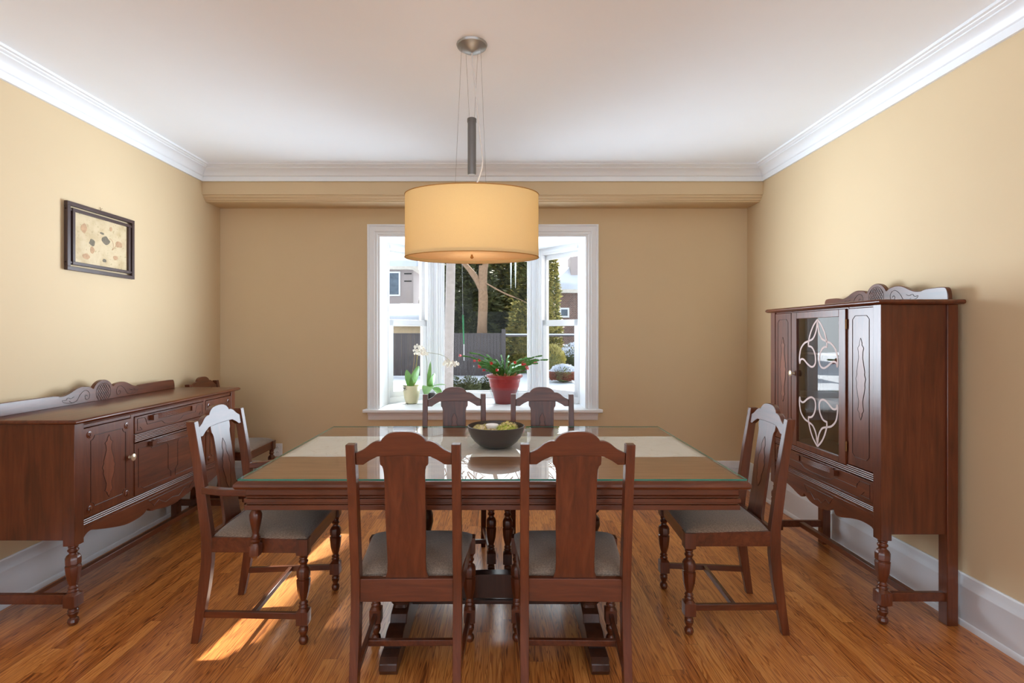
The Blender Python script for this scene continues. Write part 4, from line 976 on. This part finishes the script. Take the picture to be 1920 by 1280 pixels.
# fence
FY = 17.4
fn = thing('garden_fence', 'dark vertical board fence across the snowy garden', 'fence', (0, FY, G0))
b = MB(); x = -6.5; k = 0; random.seed(4)
while x < -.02: b.box(x, x+.108, -.012+.012*(k % 2), .012+.012*(k % 2), .02, 1.44); x += .113; k += 1
b.build('boards', FENCE, fn)
b = MB(); b.box(-6.5, 0, -.03, .04, 1.44, 1.48); b.build('cap_rail', FENCE, fn)
for x in (-6.4, -4.2, -2.1, .06): MB().box(x-.07, x+.07, -.06, .08, -.02, 1.62).build('post', FENCE, fn)
b = MB(); b.box(.12, 6, -.02, .02, 1.36, 1.42); b.build('open_rail', FENCE, fn)
b = MB(); b.box(.12, 6, -.03, .03, 1.42, 1.46); b.build('snow_cap', SNOW, fn)
def house(name, label, x0, x1, y0, y1, ze, ridge, wallm, over=.3):
    h = thing(name, label, 'house', ((x0+x1)/2, (y0+y1)/2, G0)); hx_, hy_ = (x1-x0)/2, (y1-y0)/2
    MB().box(-hx_, hx_, -hy_, hy_, 0, ze-G0).build('walls', wallm, h)
    e_ = ze-G0; MB().box(-hx_-over, hx_+over, -hy_-over, hy_+over, e_-.02, e_+.14).build('eave', EAVE, h)
    r = MB(); hx2, hy2 = hx_+over, hy_+over; z1_ = e_+.14; zr = ridge-G0
    r.add([(-hx2, -hy2, z1_), (hx2, -hy2, z1_), (hx2, hy2, z1_), (-hx2, hy2, z1_), (-hx2+hy2*.8, 0, zr), (hx2-hy2*.8, 0, zr), (-hx2, -hy2, z1_+.28), (hx2, -hy2, z1_+.28), (hx2, hy2, z1_+.28), (-hx2, hy2, z1_+.28)],
          [(0, 1, 7, 6), (1, 2, 8, 7), (2, 3, 9, 8), (3, 0, 6, 9), (6, 7, 5, 4), (7, 8, 5), (8, 9, 4, 5), (9, 6, 4)])
    r.build('snowy_roof', SNOW, h, .08, seg=3); return h, hx_, hy_, h
h, hx_, hy_, _ = house('neighbour_house', 'grey stucco house with snowy roof seen through the left window', -12.5, -4.55, 26, 33, 4.65, 7.4, STUCCO)
def hw(h, x0, x1, z0, z1, y, trim=WHITE):
    f = MB(); f.sweep_rect([(0, 0), (0, -.06), (.08, -.06), (.08, 0)], x0-.08, x1+.08, z0-.08, z1+.08, lambda x, z, o: (x, y+o, z)); fo_ = f.build('window', trim, h)
    MB().box(x0, x1, y-.02, y+.01, z0, z1).build('pane', DGLASS, fo_)
cxh = (-12.5-4.55)/2
def toX(px_, Y): return (px_-VX)*Y/FPX
def toZ(py_, Y): return CH-(py_-VY)*Y/FPX
hw(h, toX(715, 26)-cxh, toX(748, 26)-cxh, toZ(552, 26)-G0, toZ(512, 26)-G0, -hy_)
b = MB(); 
for z in (513, 527): b.box(toX(758, 26)-cxh, toX(772, 26)-cxh, -hy_-.03, -hy_, toZ(z, 26)-G0-.03, toZ(z, 26)-G0+.03)
b.build('wall_vents', BLACK, h)
g, gx_, gy_, _ = house('garden_shed', 'low beige shed under thick snow behind the fence', -8.5, -2.05, 21, 24, 1.68, 2.7, simple('beige_siding', (206, 184, 150), .8))
h2, hx_, hy_, _ = house('brick_house', 'brown brick house with snowy roof seen through the right window', 2.6, 13, 24, 31, 3.3, 6.6, BRICK)
hw(h2, toX(1052, 24)-7.8, toX(1064, 24)-7.8, toZ(592, 24)-G0, toZ(580, 24)-G0, -hy_)
MB().box(toX(1072, 24)-7.8, toX(1092, 24)-7.8, -hy_+.3, -hy_+1.5, toZ(532, 24)-G0, toZ(478, 24)-G0).build('dormer', STUCCO, h2)
# evergreens
def evergreen(label, x, y, h, r, n, mats, seed, leafs=.12, z0=.2):
    random.seed(seed); t_ = thing('evergreen_tree', label, 'tree', (x, y, G0), 0, 'evergreens behind the garden fence')
    MB().turn(0, 0, [(0, .14, 'o'), (h*.5, .09, 'o'), (h*.95, .02, 'o')], 10).build('trunk', BARK, t_)
    b = MB(); b.turn(0, 0, [(z0, r*.25, 'o'), (z0+.3, r*.5, 'o'), (h*.5, r*.33, 'o'), (h*.8, r*.14, 'o'), (h*.9, .02, 'o')], 12)
    for i in range(n):
        f = random.random()**.85; z = z0+(h-z0)*f; rr = r*(1-.65*f**2.2)*random.uniform(.45, 1.0)**.6*1; an = random.uniform(0, 2*pi); rr *= 1+.12*sin(z*5+seed)+.22*sin(3*an+z*2.3+seed)+.12*sin(7*an-z*4.1)
        p = Vector((rr*cos(an), rr*sin(an), z)); d = Vector((cos(an), sin(an), random.uniform(-.4, .6))).normalized(); s_ = leafs*random.uniform(.6, 1.4)
        sd2 = d.cross(Vector((random.uniform(-1, 1), random.uniform(-1, 1), 1))).normalized()*s_*.28
        b.cur = 0 if random.random() < .75 else 1
        b.add([p-sd2, p+d*s_*.3+sd2*1.2, p+d*s_, p+d*s_*.4-sd2*1.3], [(0, 1, 2), (0, 2, 3)])
    b.build('foliage', mats, t_, smooth=False); return t_
evergreen('dark evergreen rising behind the brown forked trunk', -1.35, 20.3, 4.9, 1.25, 11000, [NEED3, NEED1], 1, .2)
evergreen('tall evergreen filling the middle of the centre pane', .0, 22.6, 5.1, 1.3, 12000, [NEED1, NEED2], 2, .2)
evergreen('golden evergreen near the right edge of the centre pane', .72, 18.6, 2.6, .62, 6000, [NEED2, NEED1], 3, .12)
evergreen('evergreen seen beside the centre mullion at the right', 1.2, 21.0, 4.9, .95, 11000, [NEED1, NEED2], 4, .2)
evergreen('mid green evergreen between the two tall ones in the centre pane', .85, 24.6, 5.4, 1.1, 9000, [NEED1, NEED2], 14, .22)
evergreen('dark evergreen behind the pale leaning pole', -2.9, 24.9, 5.6, .95, 8000, [NEED3, NEED1], 5, .24)
evergreen('slim golden evergreen left of the brick house', 1.76, 18.2, 4.3, .34, 5500, [NEED2, NEED1], 6, .12)
pn_ = thing('sun_blocking_pine', 'added pine behind the fence, its unseen crown keeping sun off the centre pane', 'tree', (1.55, 23.6, G0))  # added tree: the crown above the view blocks sun to the centre pane
MB().tube([(0, 0, 0), (.05, 0, 6), (0, -.1, 12), (0, -.2, 16)], [.16, .13, .09, .04], 10).build('trunk', BARK, pn_)
random.seed(8); b = MB(); b.ball((.15, 0, 14.6), .95, 14, 10, (1, 1, 1.5))
for i in range(5000):
    u = random.uniform(-1, 1); an = random.uniform(0, 2*pi); q = sqrt(1-u*u); d = Vector((q*cos(an), q*sin(an), u)); p = Vector((.15+d.x*1.05, d.y*1.05, 14.6+d.z*1.65)); a = d.orthogonal().normalized()*.06
    b.add([p-a, p+d*.25, p+a], [(0, 1, 2)])
b.build('foliage', NEED1, pn_, smooth=False)
# deciduous trunk, pale pole, feeder
bt = thing('bare_tree', 'brown forked tree trunk standing behind the fence', 'tree', (toX(900, 16.5), 18.2, G0))
b = MB(); b.tube(smooth_pts([(0, 0, -.1), (.0, 0, 1.5), (.04, 0, 2.6), (.02, 0, 3.3), (.05, 0, 3.9)], 4), [.19]*5+[.17]*5+[.16]*7, 12)
b.tube(smooth_pts([(.04, 0, 2.9), (-.25, 0, 3.5), (-.75, 0, 4.1), (-1.6, .2, 4.9), (-2.5, .3, 6.2)], 4), [.11]*6+[.09]*6+[.05]*5, 8)
b.tube(smooth_pts([(.05, 0, 3.6), (.20, 0, 4.3), (.45, 0, 5.3), (.9, 0, 7)], 4), [.11]*6+[.07]*7, 8)
b.tube(smooth_pts([(.08, -.1, 3.3), (.8, -.2, 2.9), (1.5, -.3, 2.6), (2.1, -.3, 2.2)], 5), [.03]*8+[.012]*8, 6); b.build('trunk', BARK, bt)
random.seed(9); tw = MB()
for i in range(260):
    p = Vector((random.uniform(-3.5, 3.0), random.uniform(-.5, .5), random.uniform(4.6, 9.0))); d = Vector((random.uniform(-1, 1), random.uniform(-.4, .4), random.uniform(-.2, 1))).normalized()
    tw.tube([p, p+d*.4+Vector((0, 0, .05)), p+d*.9+Vector((random.uniform(-.2, .2), 0, .2))], [.022, .014, .006], 5)
tw.build('twigs', BARK, bt)
o = MB().tube([(toX(840, 11), 11, G0-.05), (toX(841.5, 11), 11, 1.0), (toX(845, 11), 11, 2.7), (toX(850, 11), 11, 5.4)], [.11, .105, .10, .09], 14).build('pole', BARKP)
tag(o, 'pale grey leaning pole in the garden at the left of the centre pane', 'pole')
FYY = 5.4; fd = thing('hanging_feeder', 'thin green tube hanging on a wire outside the centre pane', 'bird feeder', (toX(868, FYY), FYY, 0))
MB().tube([(0, 0, toZ(590, FYY)), (-.012, 0, 2.425)], .002, 6).build('wire', WIRE, fd)
b = MB(); b.tube([(-.005, 0, toZ(590, FYY)), (.007, 0, toZ(645, FYY))], .0035, 8); b.tube([(.006, 0, toZ(590, FYY)), (.012, 0, toZ(645, FYY))], .0035, 8); b.build('tube', GRN, fd)
MB().tube([(.010, 0, toZ(645, FYY)), (.012, 0, toZ(676, FYY))], .004, 8).build('rod', WHITE, fd)
for i, (x, zb, lb) in enumerate(((toX(958, 5.4), toZ(541, 5.4), 'left one of two icicles hanging outside the centre pane'), (toX(966.5, 5.4), toZ(540, 5.4), 'right one of two icicles hanging outside the centre pane'))):
    ic = MB(); zt = 2.425; m = 14
    ic.turn(0, 0, [(zb+(zt-zb)*k/m, .0015+.014*(k/m)**.8*(1+.12*sin(k*1.7)), 'o') for k in range(m+1)], 10); o = ic.build('icicle', ICE); o.location = (x, 5.4, 0); tag(o, lb, 'icicle', 'icicles under the bay eave')
def shrub(label, px_, py_, Y, r, mats, seed, snow=.35, sq=.8, group='clipped shrubs in the snow', n=2600, leafs=.05):
    random.seed(seed); x = toX(px_, Y); zc_ = G0+r*sq*.85
    t_ = thing('snowy_shrub', label, 'shrub', (x, Y, zc_), 0, group); b = MB(); b.cur = 2; 
    b.ball((0, 0, 0), r*.8, 16, 10, (1, 1, sq)); b.cur = 0
    for i in range(n):
        u = random.uniform(-.6, 1); an = random.uniform(0, 2*pi); q = sqrt(1-u*u); d = Vector((q*cos(an), q*sin(an), u*sq)); p = d*r*random.uniform(.72, 1.02)
        s_ = leafs*random.uniform(.6, 1.3); a = d.orthogonal().normalized()*s_*.4; b.cur = 1 if (u > .3 and random.random() < snow*1.6) else 0
        b.add([p-a, p+d*s_, p+a, p-d*s_*.2+a.cross(d)*.6], [(0, 1, 2), (0, 2, 3)])
    b.build('foliage', mats, t_, smooth=False)
    MB().tube([(0, 0, G0-.06-zc_), (0, 0, -.02)], .03, 6).build('stem', BARK, t_); return t_
shrub('round snow-dusted shrub at the left of the three below the fence', 848, 722, 12.1, .25, [NEED3, SNOW, NEED3], 1, .2, .95, n=3000, leafs=.035)
shrub('round snow-dusted shrub in the middle of the three below the fence', 881, 721, 12.15, .25, [NEED3, SNOW, NEED3], 2, .2, .95, n=3000, leafs=.035)
shrub('round snow-dusted shrub just left of the red flower pot', 916, 721, 12.5, .24, [NEED3, SNOW, NEED3], 3, .2, .95, n=3000, leafs=.035)
RUST = simple('rusty_leaves', (128, 76, 60), .8, .2, 8)
shrub('wide shrub with snow on top and rusty leaves outside the right window', 1056, 700, 15.2, .42, [RUST, SNOW, NEED1], 4, .7, .7, 'shrubs outside the right window')
shrub('snow-flecked hedge behind the rusty shrub outside the right window', 1078, 676, 17.2, .62, [NEED3, SNOW, NEED3], 5, .5, 1.0, 'shrubs outside the right window', 4000)
shrub('olive bush beside the right window mullion behind the rusty shrub', 1036, 660, 16.2, .42, [NEED2, RUST, NEED1], 6, .0, 1.4, 'shrubs outside the right window', 3500)
